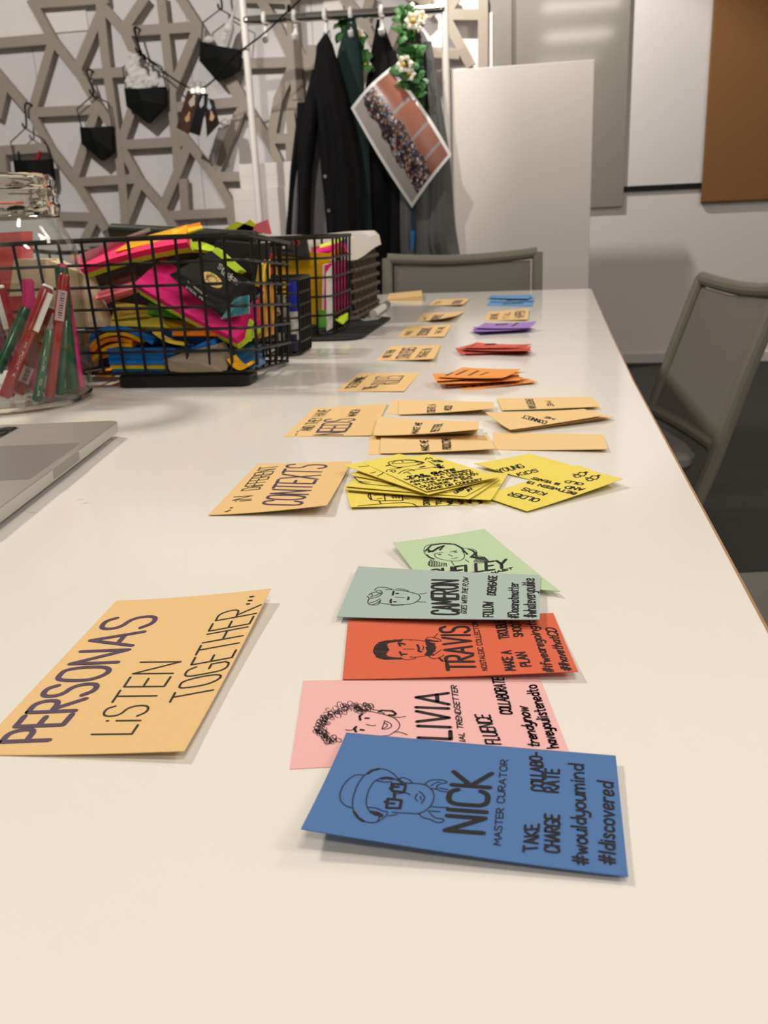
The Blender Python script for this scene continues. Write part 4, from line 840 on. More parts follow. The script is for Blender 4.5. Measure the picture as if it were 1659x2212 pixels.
# basket 2 contents
slab([(592, 690), (716, 706), (712, 548), (588, 540)], [1.70, 1.70, 1.72, 1.72], (0, .006, 0), paper('mustard', '#d9a818'), 'yellow_folder', 'mustard yellow folder filling the front of the second wire basket', 'folder', seg=5, bend=.004)
slab([(706, 690), (752, 668), (750, 560), (708, 572)], [1.69, 1.82, 1.82, 1.69], (-.01, 0, 0), None, 'sticky_note_pad', 'hot pink note pad against the right wall of the second basket', 'note pad', None, layers=[(.6, ST['pink'], 'pink_sheets'), (.4, ST['white'], 'white_backing')])
slab([(680, 548), (746, 535), (744, 520), (676, 540)], [1.74, 1.77, 1.78, 1.76], (0, .02, -.012), ST['pink'], 'sticky_note_pad', 'pink note pad on top of the second wire basket', 'note pad', 'pads on the second basket')
slab([(675, 540), (744, 521), (743, 512), (678, 533)], [1.77, 1.79, 1.8, 1.79], (0, .015, -.003), ST['neon'], 'sticky_note_pad', 'neon lime note pad on top of the pink pad in second basket', 'note pad', 'pads on the second basket')
slab([(706, 556), (742, 540), (740, 530), (712, 546)], [1.72, 1.76, 1.76, 1.73], (0, .01, -.004), ST['orange'], 'sticky_note_pad', 'small orange note pad by the right wall of second basket', 'note pad', 'pads on the second basket')
slab([(705, 716), (722, 706), (718, 570), (704, 590)], [1.672, 1.69, 1.69, 1.672], (0, .004, 0), ST['white'], 'note_sheet', 'white sheet standing at front right of the second basket', 'note')
slab([(684, 708), (712, 706), (712, 672), (684, 668)], [1.685]*4, (0, .004, 0), ST['palegreen'], 'note_sheet', 'green sheet low at the front of the second basket', 'note')
slab([(742, 700), (752, 690), (752, 676), (726, 690)], [1.69, 1.75, 1.75, 1.69], (-.004, 0, 0), ST['lime'], 'note_sheet', 'lime sheet low at the right wall of the second basket', 'note')
slab([(740, 542), (748, 538), (747, 516), (741, 520)], [1.775, 1.785, 1.785, 1.775], (-.004, 0, 0), ST['blue'], 'note_sheet', 'small blue sheet at right rim of the second basket', 'note')
slab([(672, 556), (690, 552), (690, 530), (672, 534)], [1.76]*4, (0, .004, 0), ST['salmon'], 'note_sheet', 'salmon note behind the remote in the second basket', 'note')
slab([(574, 600), (590, 590), (590, 545), (574, 548)], [1.655, 1.66, 1.66, 1.655], (0, .004, 0), ST['red'], 'note_sheet', 'red note at the front left of the second basket', 'note')
rm = thing('remote_control', 'black remote control with red ringed button in the second wire basket', 'remote', hy(625, 530, 1.73))
slab([(580, 545), (668, 556), (660, 510), (585, 528)], [1.69, 1.69, 1.73, 1.73], (0, .012, -.004), M_black, 'case', parent=rm)
rc = hy(641, 525, 1.695)
MB().tube([rc+np.array([.0055*math.cos(a), -.001, .0045*math.sin(a)]) for a in np.linspace(0, 6.283, 17)[:-1]], .0011, 6, closed=True).build('red_button', mat('red_ring', (.5, .03, .03), .4), rm)
for i, (x, y) in enumerate(((606, 536), (613, 534), (620, 532))):
    q = hy(x, y, 1.697); MB().box(q-np.array([.002, .001, .003]), q+np.array([.001, .004, .003])).build('button', M_white, rm)
# pen basket contents
def marker(label, a, b, Y, r, cb, cc_, cat='marker'):
    p, q = hy(*a, Y), hy(*b, Y); t = thing('marker_pen', label, cat, p, 'pens in the small wire basket'); m_ = p*.45+q*.55
    MB().tube([p, m_], r, 12).build('barrel', cb, t, True); MB().tube([m_, q*.97+m_*.03, q], [r*1.12, r*1.12, r*.7], 12).build('cap', cc_, t, True)
M_bluecap = mat('blue_cap', (.015, .03, .45), .35); M_navy = mat('navy_cap', (.01, .014, .06), .4); M_silver = mat('silver_barrel', (.55, .53, .5), .3, metal=.6); M_whitebar = mat('white_barrel', (.72, .70, .66), .4)
marker('blue capped white marker standing at the middle of the pen basket', (640, 755), (629, 602), 1.45, .0075, M_whitebar, M_bluecap)
marker('silver pen leaning left in the pen basket', (622, 700), (602, 636), 1.43, .008, M_silver, M_silver)
marker('white pen with dark cap low in the pen basket', (606, 740), (608, 700), 1.43, .006, M_whitebar, M_navy)
marker('white pen with navy cap near right wall of pen basket', (650, 745), (645, 640), 1.455, .0055, M_whitebar, M_navy)
marker('grey and white pen at the far right of the pen basket', (657, 732), (654, 634), 1.48, .005, M_silver, M_whitebar)
marker('navy pen lowest at the front of the pen basket', (634, 758), (634, 690), 1.425, .006, M_navy, M_whitebar)
slab([(604, 764), (640, 764), (638, 738), (604, 736)], [1.424]*4, (0, .03, 0), mat('dark_rubber', (.02, .022, .024), .7), 'eraser_block', 'dark eraser block at the bottom of the pen basket', 'eraser')
# ------------------------------------------------------------------ WICKER BASKET WITH LINER
wk = thing('wicker_basket', 'dark brown wicker basket with white cloth liner, farthest of the baskets', 'basket', (-.5, 2.04, TZ+.0046))
wx0, wx1, wy0, wy1, wz0, wz1 = -.62, -.392, 1.885, 2.23, TZ+.0046, .905
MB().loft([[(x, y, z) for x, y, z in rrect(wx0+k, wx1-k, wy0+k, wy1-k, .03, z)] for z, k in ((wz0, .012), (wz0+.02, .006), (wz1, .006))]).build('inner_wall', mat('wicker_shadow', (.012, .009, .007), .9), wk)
def wring(z, k, ph, amp):
    base = rrect(wx0-k, wx1+k, wy0-k, wy1+k, .03, z, 3); pts = []
    P_ = [np.array(p) for p in base]+[np.array(base[0])]; cx_, cy_ = (wx0+wx1)/2, (wy0+wy1)/2; dist = 0
    for a, b in zip(P_[:-1], P_[1:]):
        L = np.linalg.norm(b-a); m_ = max(1, int(L/.006))
        for i in range(m_):
            p = a+(b-a)*i/m_; d = np.array([p[0]-cx_, p[1]-cy_, 0]); d /= np.linalg.norm(d); w = math.sin((dist+L*i/m_)/.024*math.pi+ph)
            pts.append(p+d*amp*w)
        dist += L
    return pts
for i in range(7):
    z = wz0+.016+i*.0218
    MB().tube(wring(z, .002+.003*math.sin(i*.4), i*math.pi, .0055), .0047, 6, closed=True).build('woven_strand', M_wicker, wk, True)
per = wring(0, .0, 0, 0)
for i in range(0, len(per), 4):
    x, y, _ = per[i]; MB().tube([(x, y, wz0), (x, y, wz1)], .0046, 5).build('stake', M_wicker, wk, True)
MB().tube(wring(wz1, .002, 0, .002), .008, 7, closed=True).build('woven_rim', M_wicker, wk, True)
MB().tube(wring(wz0+.004, .003, 0, .002), .007, 7, closed=True).build('woven_foot', M_wicker, wk, True)
rn = random.Random(2); rings = []
base = wring(0, 0, 0, 0); m_ = len(base)
def lin_ring(k, zf): return [(p[0]+(p[0]-(wx0+wx1)/2)/.12*k, p[1]+(p[1]-(wy0+wy1)/2)/.17*k, zf(i)) for i, p in enumerate(base)]
hem = [wz1-.024-.011*math.cos((base[i][1]-wy0)/(wy1-wy0)*3.3)for i in range(m_)]
rings = [lin_ring(-.008, lambda i: wz1-.05), lin_ring(-.006, lambda i: wz1+.008), lin_ring(.004, lambda i: wz1+.017+.003*math.sin(i*.13)), lin_ring(.013, lambda i: wz1+.008+.002*math.sin(i*.17)), lin_ring(.015, lambda i: (wz1+hem[i])/2), lin_ring(.0165, lambda i: hem[i])]
MB().loft(rings, cap=False).build('cloth_liner', M_canvas, wk, smooth=True)
# marker and keys beside it
p, q = hz(806, 678, TZ+.012), hz(837, 657, TZ+.012)
t = thing('marker_pen', 'white marker with grey cap lying beside the wicker basket', 'marker', p)
MB().tube([p, p*.3+q*.7], .0085, 12).build('barrel', M_whitebar, t, True); MB().tube([p*.3+q*.7, q], [.0092, .0085], 12).build('cap', mat('grey_cap', (.16, .17, .17), .5), t, True)
wt = MB()
for i in range(7):
    a = hz(786+i*5, 690-i*.6+(i % 2)*2.5, TZ+.0055); wt.box(a-np.array([.006, .004, .0008]), a+np.array([.006, .003, .0008+.001*(i % 3)]))
tag(wt.build('torn_label', mat('torn_white', (.6, .6, .62), .5), None, hz(800, 690, TZ+.005)), 'scrap of white label at the foot of the wicker basket', 'label')
# kraft block
kb = thing('card_pack', 'thick kraft card block at far end of the table by the wicker basket', 'card pack', hz(872, 648))
h0, h1 = .0045, .0135
k0, k1, k2, k3 = hz(836, 650), hz(912, 650), hz(911, 627, TZ+h1), hz(840, 634, TZ+h0)
k2[2] = k3[2] = TZ; up_ = lambda h, f: np.array([0, 0, h*f])
for i in range(4):
    f0, f1 = i/4, (i+1)/4-.02
    MB().hexa([k0+up_(h0, f0), k1+up_(h1, f0), k2+up_(h1, f0), k3+up_(h0, f0), k0+up_(h0, f1), k1+up_(h1, f1), k2+up_(h1, f1), k3+up_(h0, f1)]).build('card_layer', P_brown, kb)
# ------------------------------------------------------------------ CHAIRS
def chair(name, label, P, LEAN=.82, group='grey upholstered chairs'):
    """P maps (u across 0..1, v depth 0 back..1 front, z) -> world"""
    t = thing(name, label, 'chair', P(.5, .5, 0), group)
    TP = .785; SZ = .455
    lean = lambda z: -.02-(z-.46)*LEAN
    for u in (0, 1):
        MB().tube([P(u, lean(0), 0), P(u, -.02, .44), P(u, lean(.62), .62), P(u, lean(TP), TP)], [.014, .017, .0165, .016], 12).build('rear_leg', M_chairframe, t, True)
        MB().tube([P(.04+.92*u, .95, SZ-.03), P(.02+.96*u, 1.02, 0)], .012, 10).build('front_leg', M_chairframe, t, True)
    bow = lambda u: -.05*4*u*(1-u)*.6
    top = [P(u, lean(TP)+bow(u), TP-.012*4*u*(1-u)) for u in np.linspace(0, 1, 11)]
    MB().tube(top, .016, 12).build('top_rail', M_chairframe, t, True)
    bot = [P(u, lean(.47)+bow(u)*.6, .475) for u in np.linspace(0, 1, 9)]
    MB().tube(bot, .0135, 10).build('bottom_rail', M_chairframe, t, True)
    mb = MB(); rings = []
    for i in range(9):
        k = i/8; z = .49+(TP-.018-.49)*k; rr = []
        for s_, off in ((1, .024), (-1, -.016)):
            us = np.linspace(.045, .955, 13)
            for u in (us if s_ > 0 else us[::-1]):
                puff = .012*math.sin(math.pi*(u-.045)/.91)**.5*math.sin(math.pi*min(1, max(0, .06+.88*k)))**.5 if .05 < u < .95 else 0
                rr.append(P(u, lean(z)+bow(u)+s_*(.008+puff), z-.012*4*u*(1-u)*k))
        rings.append(rr)
    mb.loft(rings).build('backrest', M_chairfab, t, True)
    rings = []
    for z, k in ((SZ-.035, .04), (SZ-.02, 0), (SZ-.006, 0), (SZ, .05)):
        rr = []
        for a in np.linspace(0, 2*math.pi, 33)[:-1]:
            cu, su = math.cos(a), math.sin(a); e = .35; X = .5+(.5-k*.5)*math.copysign(abs(cu)**e, cu); Yv = .5+(.5-k*.5)*math.copysign(abs(su)**e, su)
            rr.append(P(X, Yv, z+(.01*(1-abs(cu)) if z == SZ else 0)))
        rings.append(rr)
    MB().loft(rings).build('seat', M_chairfab, t, True)
    return t
def frame(a, b, depth):  # back-left a, back-right b (xy), seat depth towards the front
    a, b = np.array(a[:2]), np.array(b[:2]); e = b-a; n = np.array([-e[1], e[0]]); n /= np.linalg.norm(n)
    return lambda u, v, z: np.array([*(a+e*u+n*v*depth), z])
# far chair: faces the camera side, back to the wall
a, b = hy(1161, 545, 2.86), hy(838, 562, 2.80)
def farP(u, v, z):
    e = (b-a)[:2]; base = a[:2]+e*u; return np.array([base[0], base[1]-.02-v*.42 if v > 0 else base[1]-.02-v*.42, z])
def fP(u, v, z):
    s_ = .785; q = farP(u, v, z); q[1] -= .45*(.785-.46)*.42; q[2] = z*(hy(1161, 545, 2.86)[2]/s_); return q
chair('dining_chair', 'grey upholstered chair at the far end of the table by the jackets', fP, .45)
def rP(dx, dy, sx=1):
    A0, B0 = np.array([.345, 1.87]), np.array([.262, 2.26])
    def f(u, v, z):
        base = A0+(B0-A0)*u; n = np.array([-.978, -.208])
        return np.array([base[0]+n[0]*v*.42+dx, base[1]+n[1]*v*.42+dy, z])
    return f
chair('dining_chair', 'grey upholstered chair at the right side of the table, backrest towards the frame edge', rP(0.0, -.01))
chair('dining_chair', 'grey chair nearest the camera at lower right, only its seat showing', rP(.14, -1.0))
# ------------------------------------------------------------------ LATTICE on the back wall
LY = 6.0
lat = thing('wall_lattice', 'taupe geometric board lattice covering the left of back wall', 'lattice', (-1.8, LY, .8))
SEG = '''66 0 112 85;-30 95 112 84;74 7 230 -4;112 85 169 157;169 157 208 224;208 224 242 275;112 90 68 242;218 25 168 142;214 -5 226 118;226 118 240 219;240 219 254 318;254 318 263 388;263 388 272 510
216 8 268 68;268 68 294 126;312 -5 264 66;264 68 430 57;347 -5 357 84;357 84 369 189;369 189 378 306;388 -5 447 88;424 66 358 225;190 160 290 154;-10 155 64 242;10 180 -6 250;64 243 212 236;66 245 108 321;108 321 159 386;159 386 226 495;205 240 160 384
160 394 292 386;-10 326 108 318;2 320 8 392;258 313 402 305;288 226 260 308;260 316 300 389;300 389 345 441;345 441 380 500;404 318 376 389;376 389 352 445;380 300 383 362;384 280 431 340;431 340 467 389;467 389 496 440;496 440 501 482;514 248 462 380
462 382 530 381;358 466 500 459;395 389 399 455;302 392 268 480;128 467 204 469;206 468 176 530;360 233 526 219;466 130 532 238;556 -10 601 62;601 62 618 98;618 98 640 150;630 -10 636 60;636 60 648 225;648 225 652 300;500 138 622 134
640 125 600 215;600 215 586 292;640 190 626 245;626 245 631 296;582 299 700 299;496 165 524 215;524 215 581 307;581 307 604 356;626 296 628 362;645 110 676 165;672 100 672 300;1043 -10 1043 150;960 31 1045 31;964 40 1016 140;900 110 990 116
870 20 840 95;784 48 806 92;986 -10 962 30;880 -10 930 -6;905 -10 935 30;700 330 860 330;740 -8 795 60;800 -8 785 50;520 -6 640 -2;524 228 500 290'''
segs = [tuple(float(v) for v in s_.split()) for l in SEG.split('\n') for s_ in l.split(';')]
BW = .059
for i, (xa, ya_, xb, yb_) in enumerate(segs):
    y = LY+.00013*i; p, q = hy(xa, ya_, y), hy(xb, yb_, y); d = q-p; L = np.linalg.norm(d); d /= L; nrm = np.array([-d[2], 0, d[0]])*BW/2
    p, q = p-d*.008, q+d*.008; bk = np.array([0, .036, 0])
    MB().hexa([p-nrm, q-nrm, q-nrm+bk, p-nrm+bk, p+nrm, q+nrm, q+nrm+bk, p+nrm+bk]).build('lattice_bar', M_lattice, lat)
for o in [q_ for q_ in lat.children if q_.name.startswith('lattice_bar')]:   # the lattice goes on below, behind the table
    zs = [v.co.z for v in o.data.vertices]
    if min(zs)+WL[o][2]-1.47 > .12 and max(zs)+WL[o][2]-1.47 < 1.0:
        d_ = o.copy(); COL.objects.link(d_); d_.parent = lat; d_.location = (o.location[0]+.11, o.location[1], o.location[2]-1.47); WL[d_] = WL[o]
fr_p = hy(640, 40, LY)   # broad post where several bars meet
MB().box((hy(624, 130, LY)[0], LY-.0008, hy(640, 215, LY)[2]), (hy(648, 130, LY)[0], LY+.036, hy(640, -10, LY)[2])).build('lattice_post', M_lattice, lat)
for x, y in ((68, 244), (109, 86), (262, 315), (640, 90)):
    p = hy(x, y, LY+.036); MB().tube([p, (p[0], WY-.001, p[2])], .015, 8).build('wall_spacer', M_lattice, lat)
# sheets pinned behind the lattice
for lb, x0, y0, x1, y1 in (('white sheet on the wall behind the lattice, upper left corner', -60, -40, 191, 65), ('white sheet on the wall behind the top of the clothes rail', 696, -40, 742, 26), ('small white sheet behind the lattice right of the hung grey top', 1053, 28, 1064, 150)):
    yf = WY-.03 if x0 > 1000 else WY-.012
    p, q = hy(x0, y0, yf), hy(x1, y1, yf)
    tag(MB().box((p[0], yf-.004, q[2]), (q[0], WY-.0005 if x0 < 1000 else WY-.0225, p[2])).build('foam_sheet', mat('bright_sheet', (.86, .82, .76), .6), None, (p+q)/2), lb, 'sheet')
# ------------------------------------------------------------------ HANGING POTS
M_pot = mat('black_pot', (.0035, .004, .004), .7, spec=.25)
def shook(t, a, b, mid=None):
    """S hook from a (on the bar) down to b"""
    a, b = np.array(a), np.array(b); h = np.linalg.norm(a-b); r = h*.16
    pts = [a+np.array([.012, .05, 0]), a+np.array([.008, .0, .012]), a+np.array([-.006, -.012, 0]), a*.6+b*.4+np.array([.004, -.012, 0]), b+np.array([.012, -.006, .01]), b+np.array([.004, 0, -.008]), b+np.array([-.012, -.004, .0]), b+np.array([-.016, -.004, .024])]
    MB().tube(smoothp(pts, 2), .0068, 7).build('hook', M_blackwire, t, True)
def pot(label, top, low, tip, apex, sh, hk, Y=5.93):
    (tl, tr), (bl, br) = top, low
    P_ = lambda q, yy=Y: hy(q[0], q[1], yy)
    t = thing('hanging_pot', label, 'pot', P_(tip), 'black hanging pots')
    rx = .36; tm = (tl[0]*(1-rx)+tr[0]*rx, tl[1]*(1-rx)+tr[1]*rx+2); bk = np.array([0, .05, 0])
    A, B, C_, D, T, M_ = P_(tl), P_(tr), P_(bl), P_(br), P_(tip), P_(tm, Y-.03); lw = (tip[0]*.55+bl[0]*.45, (tip[1]+bl[1])/2); N = P_((tm[0]+6, (bl[1]+tm[1])/2+6), Y-.035)
    A2, B2, C2, D2, T2 = [p+bk for p in (A, B, C_, D, T)]
    # faceted shell, open at the top
    MB().add([A, M_, B, C_, N, D, T, A2, B2, C2, D2, T2], [(0, 3, 4, 1), (1, 4, 5, 2), (3, 6, 4), (4, 6, 5), (7, 8, 10, 11, 9), (0, 7, 9, 3), (2, 5, 10, 8), (3, 9, 11, 6), (6, 11, 10, 5)]).build('shell', M_pot, t)
    MB().add([A+np.array([0, .006, -.012]), M_+np.array([0, .01, -.012]), B+np.array([0, .006, -.012]), B2-np.array([0, .004, .012]), A2-np.array([0, .004, .012])], [(0, 1, 2, 3, 4)]).build('inner_floor', mat('pot_inside', (.004, .004, .004), .9), t)
    ap = P_(apex, Y+.025); s0, s1 = P_(sh[0], Y+.025), P_(sh[1], Y+.025)
    MB().tube([A+bk*.5, s0, ap, s1, B+bk*.5], .0048, 6).build('wire_hanger', M_blackwire, t)
    shook(t, P_(hk[0], Y+.02), P_(hk[1], Y+.02))
    return t
pot('black hanging pot with black and red markers, leftmost above the jar', ((28, 345), (107, 343)), ((34, 392), (112, 388)), (78, 425), (55, 277), ((23, 307), (97, 304)), ((57, 226), (55, 274)))
pot('black hanging pot, empty, second from left on the lattice', ((172, 274), (239, 272)), ((176, 311), (243, 326)), (219, 347), (200, 206), ((166, 236), (234, 222)), ((190, 153), (200, 202)))
pot('black hanging pot with crumpled white tissue, third from left', ((268, 190), (355, 187)), ((273, 230), (356, 226)), (318, 266), (304, 118), ((265, 146), (350, 145)), ((292, 62), (300, 112)))
pot('black hanging pot with white glue bottle, highest and rightmost', ((432, 89), (519, 107)), ((430, 131), (515, 150)), (468, 175), (476, 20), ((438, 49), (528, 50)), ((477, -22), (477, 18)))
Yp = 5.95
p, q = hy(48, 380, Yp), hy(40, 330, Yp)
t = thing('marker_pen', 'black marker poking out of the leftmost hanging pot', 'marker', p); MB().tube([p, q], .0095, 10).build('barrel', M_black, t, True); MB().tube([q, q+(q-p)*.06], [.0085, .006], 10).build('end_cap', M_black, t, True)
p, q = hy(78, 380, Yp), hy(87, 327, Yp)
t = thing('marker_pen', 'red marker poking out of the leftmost hanging pot', 'marker', p); MB().tube([p, q], .012, 10).build('barrel', PENC['dark red'], t, True); MB().tube([hy(82, 345, Yp), q], [.0135, .0125], 10).build('cap', mat('red_cap', (.45, .02, .02), .4), t, True)
# tissue
tis = MB(); rn = random.Random(11)
for x, y, r in ((287, 150, .05), (295, 170, .05), (292, 130, .035), (310, 165, .04), (322, 178, .035), (334, 174, .028), (300, 188, .045), (282, 178, .035), (281, 118, .015)):
    c_ = hy(x, y, 5.94); n_ = 7; prof_ = [(max(1e-4, math.sin(math.pi*i/n_)), -math.cos(math.pi*i/n_)) for i in range(n_+1)]
    tis.loft([[(c_[0]+r*a*math.cos(.7*k)*rn.uniform(.7, 1.25), c_[1]+r*.6*a*math.sin(.7*k)*rn.uniform(.7, 1.2), c_[2]+r*1.1*bb+r*rn.uniform(-.12, .12)) for k in range(9)] for a, bb in prof_], False)
tag(tis.build('crumpled_tissue', mat('white_tissue', (.74, .72, .68), .8, bump=.6, bscale=60), None, hy(300, 165, 5.94)), 'crumpled white tissue stuffed in the third hanging pot', 'tissue')
gb = thing('glue_bottle', 'white glue bottle with pointed nozzle in the rightmost hanging pot', 'bottle', hy(480, 100, 5.945))
A_, B_ = hy(480, 112, 5.945), hy(498, 50, 5.945); d = (B_-A_)
MB().tube([A_, A_+d*.02, A_+d*.8, A_+d*.95, A_+d*1.05], [.03, .033, .033, .028, .014], 16).build('body', M_whiteplastic, gb, True)
MB().tube([A_+d*1.03, A_+d*1.12, A_+d*1.15, A_+d*1.62], [.016, .016, .011, .005], 12).build('nozzle', M_whiteplastic, gb, True)
lb_ = text_strokes('GLUE', (484, 96), (494, 62), (476, 94), 0)
ribbons([[hy(x, y, 5.908) for x, y in s_] for s_ in lb_], .002, (0, -1, 0)).build('print', mat('grey_print', (.3, .3, .32), .6), gb)
tag(MB().blob(hy(452, 86, 5.94), .028, 7, (1.3, .8, .8)).build('cotton_lump', M_canvas, None, hy(452, 86, 5.94), True), 'white cotton lump beside the glue bottle in its pot', 'cotton')
# ------------------------------------------------------------------ ROPE WITH PRINTS
rope = [tuple(hy(x, y, Y)) for x, y, Y in ((292, 60, 5.96), (296, 88, 5.93), (304, 116, 5.9), (330, 136, 5.85), (370, 168, 5.78), (405, 189, 5.72), (425, 193, 5.70), (445, 188, 5.66), (470, 165, 5.6), (505, 122, 5.5), (532, 101, 5.40), (575, 70, 5.38), (612, 33, 5.38), (640, 8, 5.38), (680, -30, 5.38))]
rp_ = thing('display_rope', 'black cord looping from lattice hook to the clothes rail', 'rope', rope[0])
MB().tube(smoothp(rope, 2), .0052, 7).build('cord', M_blackcloth, rp_, True)
for x, y, Y, r in ((303, 113, 5.9, .016), (312, 124, 5.88, .014), (624, 18, 5.38, .015)):
    MB().blob(hy(x, y, Y), r, 6, (.8, .8, 1.4)).build('knot', M_blackcloth, rp_, True)
prints = [('blurred brown toned print, leftmost hanging from the cord', [(405, 195), (438, 207), (408, 290), (381, 276)], '#4a2f24'), ('dark print in the middle of the three hanging from the cord', [(432, 200), (450, 203), (432, 294), (409, 286)], '#0d0b0c'), ('dark print with pale figure, rightmost hanging from the cord', [(440, 208), (462, 216), (474, 268), (447, 296)], '#1c1512')]
for i, (lb, px, cl) in enumerate(prints):
    Y = 5.70-.012*i; P_ = [hy(x, y, Y) for x, y in px]
    t = thing('photo_print', lb, 'photo', sum(P_)/4, 'prints clipped on the cord')
    MB().prism([tuple(p) for p in P_], (0, .002, 0)).build('print_sheet', mat('print_%d' % i, cl, .25, noise=.9, nscale=18), t)
    w_ = lambda u, v: P_[0]*(1-u)*(1-v)+P_[1]*u*(1-v)+P_[2]*u*v+P_[3]*(1-u)*v+np.array([0, -.0015, 0])
    for j, (u, v, s_, cl2) in enumerate((((.5, .2, .2, '#c9b2a2'), (.55, .62, .17, '#c79a6a')), ((.5, .18, .22, '#b9bcc0'),), ((.45, .2, .2, '#9fb4c4'), (.55, .55, .2, '#c89b70')))[i]):
        k = [tuple(w_(u+s_*math.cos(a)*(.8+.4*math.sin(3*a)), v+s_*.8*math.sin(a))) for a in np.linspace(0, 6.283, 13)[:-1]]
        MB().add(k, [tuple(range(12))]).build('printed_shape', mat('printshape_%d%d' % (i, j), cl2, .4), t)
for i, (x, y) in enumerate(((416, 186), (427, 184), (438, 186))):
    c_ = hy(x, y, 5.69-.012*i); t = thing('binder_clip', ['steel clip holding the leftmost cord print', 'steel clip holding the middle cord print', 'steel clip holding the rightmost cord print'][i], 'clip', c_, 'steel clips on the cord')
    MB().tube([c_+np.array([.022*math.cos(a), 0, .024*math.sin(a)]) for a in np.linspace(0, 6.283, 15)[:-1]], .0028, 6, closed=True).build('wire_arm', M_steel, t, True)
    MB().hexa([c_+np.array(v) for v in ((-.014, -.007, -.04), (.014, -.007, -.04), (.014, .007, -.04), (-.014, .007, -.04), (-.012, -.003, -.012), (.012, -.003, -.012), (.012, .003, -.012), (-.012, .003, -.012))]).build('jaw', M_steel, t)
# ------------------------------------------------------------------ CLOTHES RACK
YL_, YR_ = 5.45, 5.585
lp_, rp2 = hy(542, 230, YL_), hy(963, 150, YR_)
rA, rB = hy(536, 44, YL_), hy(948, 20, YR_); rA[0], rB[0] = lp_[0], rp2[0]
rack = thing('clothes_rack', 'white clothes rack with chrome rail by the lattice wall, jackets hung on it', 'clothes rack', (0.5*(lp_[0]+rp2[0]), 5.5, 0))
for p in (lp_, rp2):
    MB().tube([(p[0], p[1], .05), (p[0], p[1], 2.45)], .0205, 14).build('post', M_whitepaint, rack, True)
    MB().tube([(p[0], p[1]-.24, .03), (p[0], p[1]+.24, .03)], .02, 12).build('foot', M_whitepaint, rack, True)
MB().tube([rA, rB], .0245, 18).build('rail', M_chrome, rack, True)
for y_ in (2.43, .12): MB().tube([(lp_[0], lp_[1], y_), (rp2[0], rp2[1], y_)], .018, 12).build('cross_bar', M_whitepaint, rack, True)
for p in (rA, rB): MB().tube([p+np.array([-.02, -.0215, 0]), p+np.array([-.02, -.027, 0])] if p is rB else [p+np.array([.02, -.0215, 0]), p+np.array([.02, -.027, 0])], .006, 8).build('screw', M_steel, rack)
def rl(x):  # point on the rail axis above pixel column x
    k = (x-536)/(948-536); return rA*(1-k)+rB*k
ORD = ['first', 'second', 'third', 'fourth', 'fifth', 'sixth']
HKX = (579, 641, 704, 757, 819, 883)
for i, x in enumerate(HKX):
    c_ = rl(x); t = thing('rail_hook', 'white plastic hook, %s from left on the chrome rail%s' % (ORD[i], ' and empty' if i < 2 else ''), 'hook', c_, 'white hooks on the rail')
    pts = [c_+np.array([0, .03*math.sin(a), .03*math.cos(a)]) for a in np.linspace(-2.2, 2.4, 11)]+[c_+np.array([0, .004, -.045]), c_+np.array([0, -.0, -.075])]
    MB().tube(pts, .012, 8).build('clip', M_whiteplastic, t, True)
    MB().tube(smoothp([c_+np.array([0, 0, -.07]), c_+np.array([0, -.004, -.105]), c_+np.array([0, -.03, -.112]), c_+np.array([0, -.045, -.09])], 2), .0155, 8).build('hook_tip', M_whiteplastic, t, True)
# ------------------------------------------------------------------ JACKETS
def drape(outl, Y, d, seed, folds=5, amp=.22, zbot=None, n=48, Yfun=None):
    """closed hanging cloth: outl = [(y_px, x_left_px, x_right_px)...] on plane Y"""
    rn = random.Random(seed); ph = [rn.uniform(0, 6) for _ in range(4)]; rings = []
    ys = [o[0] for o in outl]; m_ = 26
    for i in range(m_+1):
        y = ys[0]+(ys[-1]-ys[0])*i/m_; xl = np.interp(y, ys, [o[1] for o in outl]); xr = np.interp(y, ys, [o[2] for o in outl])
        yy = Y+(Yfun(i/m_) if Yfun else 0)
        p, q = hy(xl, y, yy), hy(xr, y, yy); z = (p[2]+q[2])/2; c_ = (p+q)/2; hw = abs(q[0]-p[0])/2; k = i/m_; r = []
        for a in np.linspace(0, 2*math.pi, n+1)[:-1]:
            w = amp*min(1, k*2.5+.1)*(math.sin(folds*a+ph[0]+k*.8)+.5*math.sin((folds+2)*a+ph[1]-k))
            dd = min(d, hw*1.3)*(.35+.65*min(1, k*3+.15))
            r.append((c_[0]+hw*math.cos(a), c_[1]+dd*math.sin(a)*(1+w*(abs(math.sin(a))))+0, z+.004*math.sin(3*a+ph[2])*(i > 0)))
        rings.append(r)
    return MB().loft(rings)
def garment(name, label, cat, c0, parts):
    t = thing(name, label, cat, c0)
    for nm, outl, Y, d, sd, fo, am, m in parts: drape(outl, Y, d, sd, fo, am).build(nm, m, t, True)
    return t
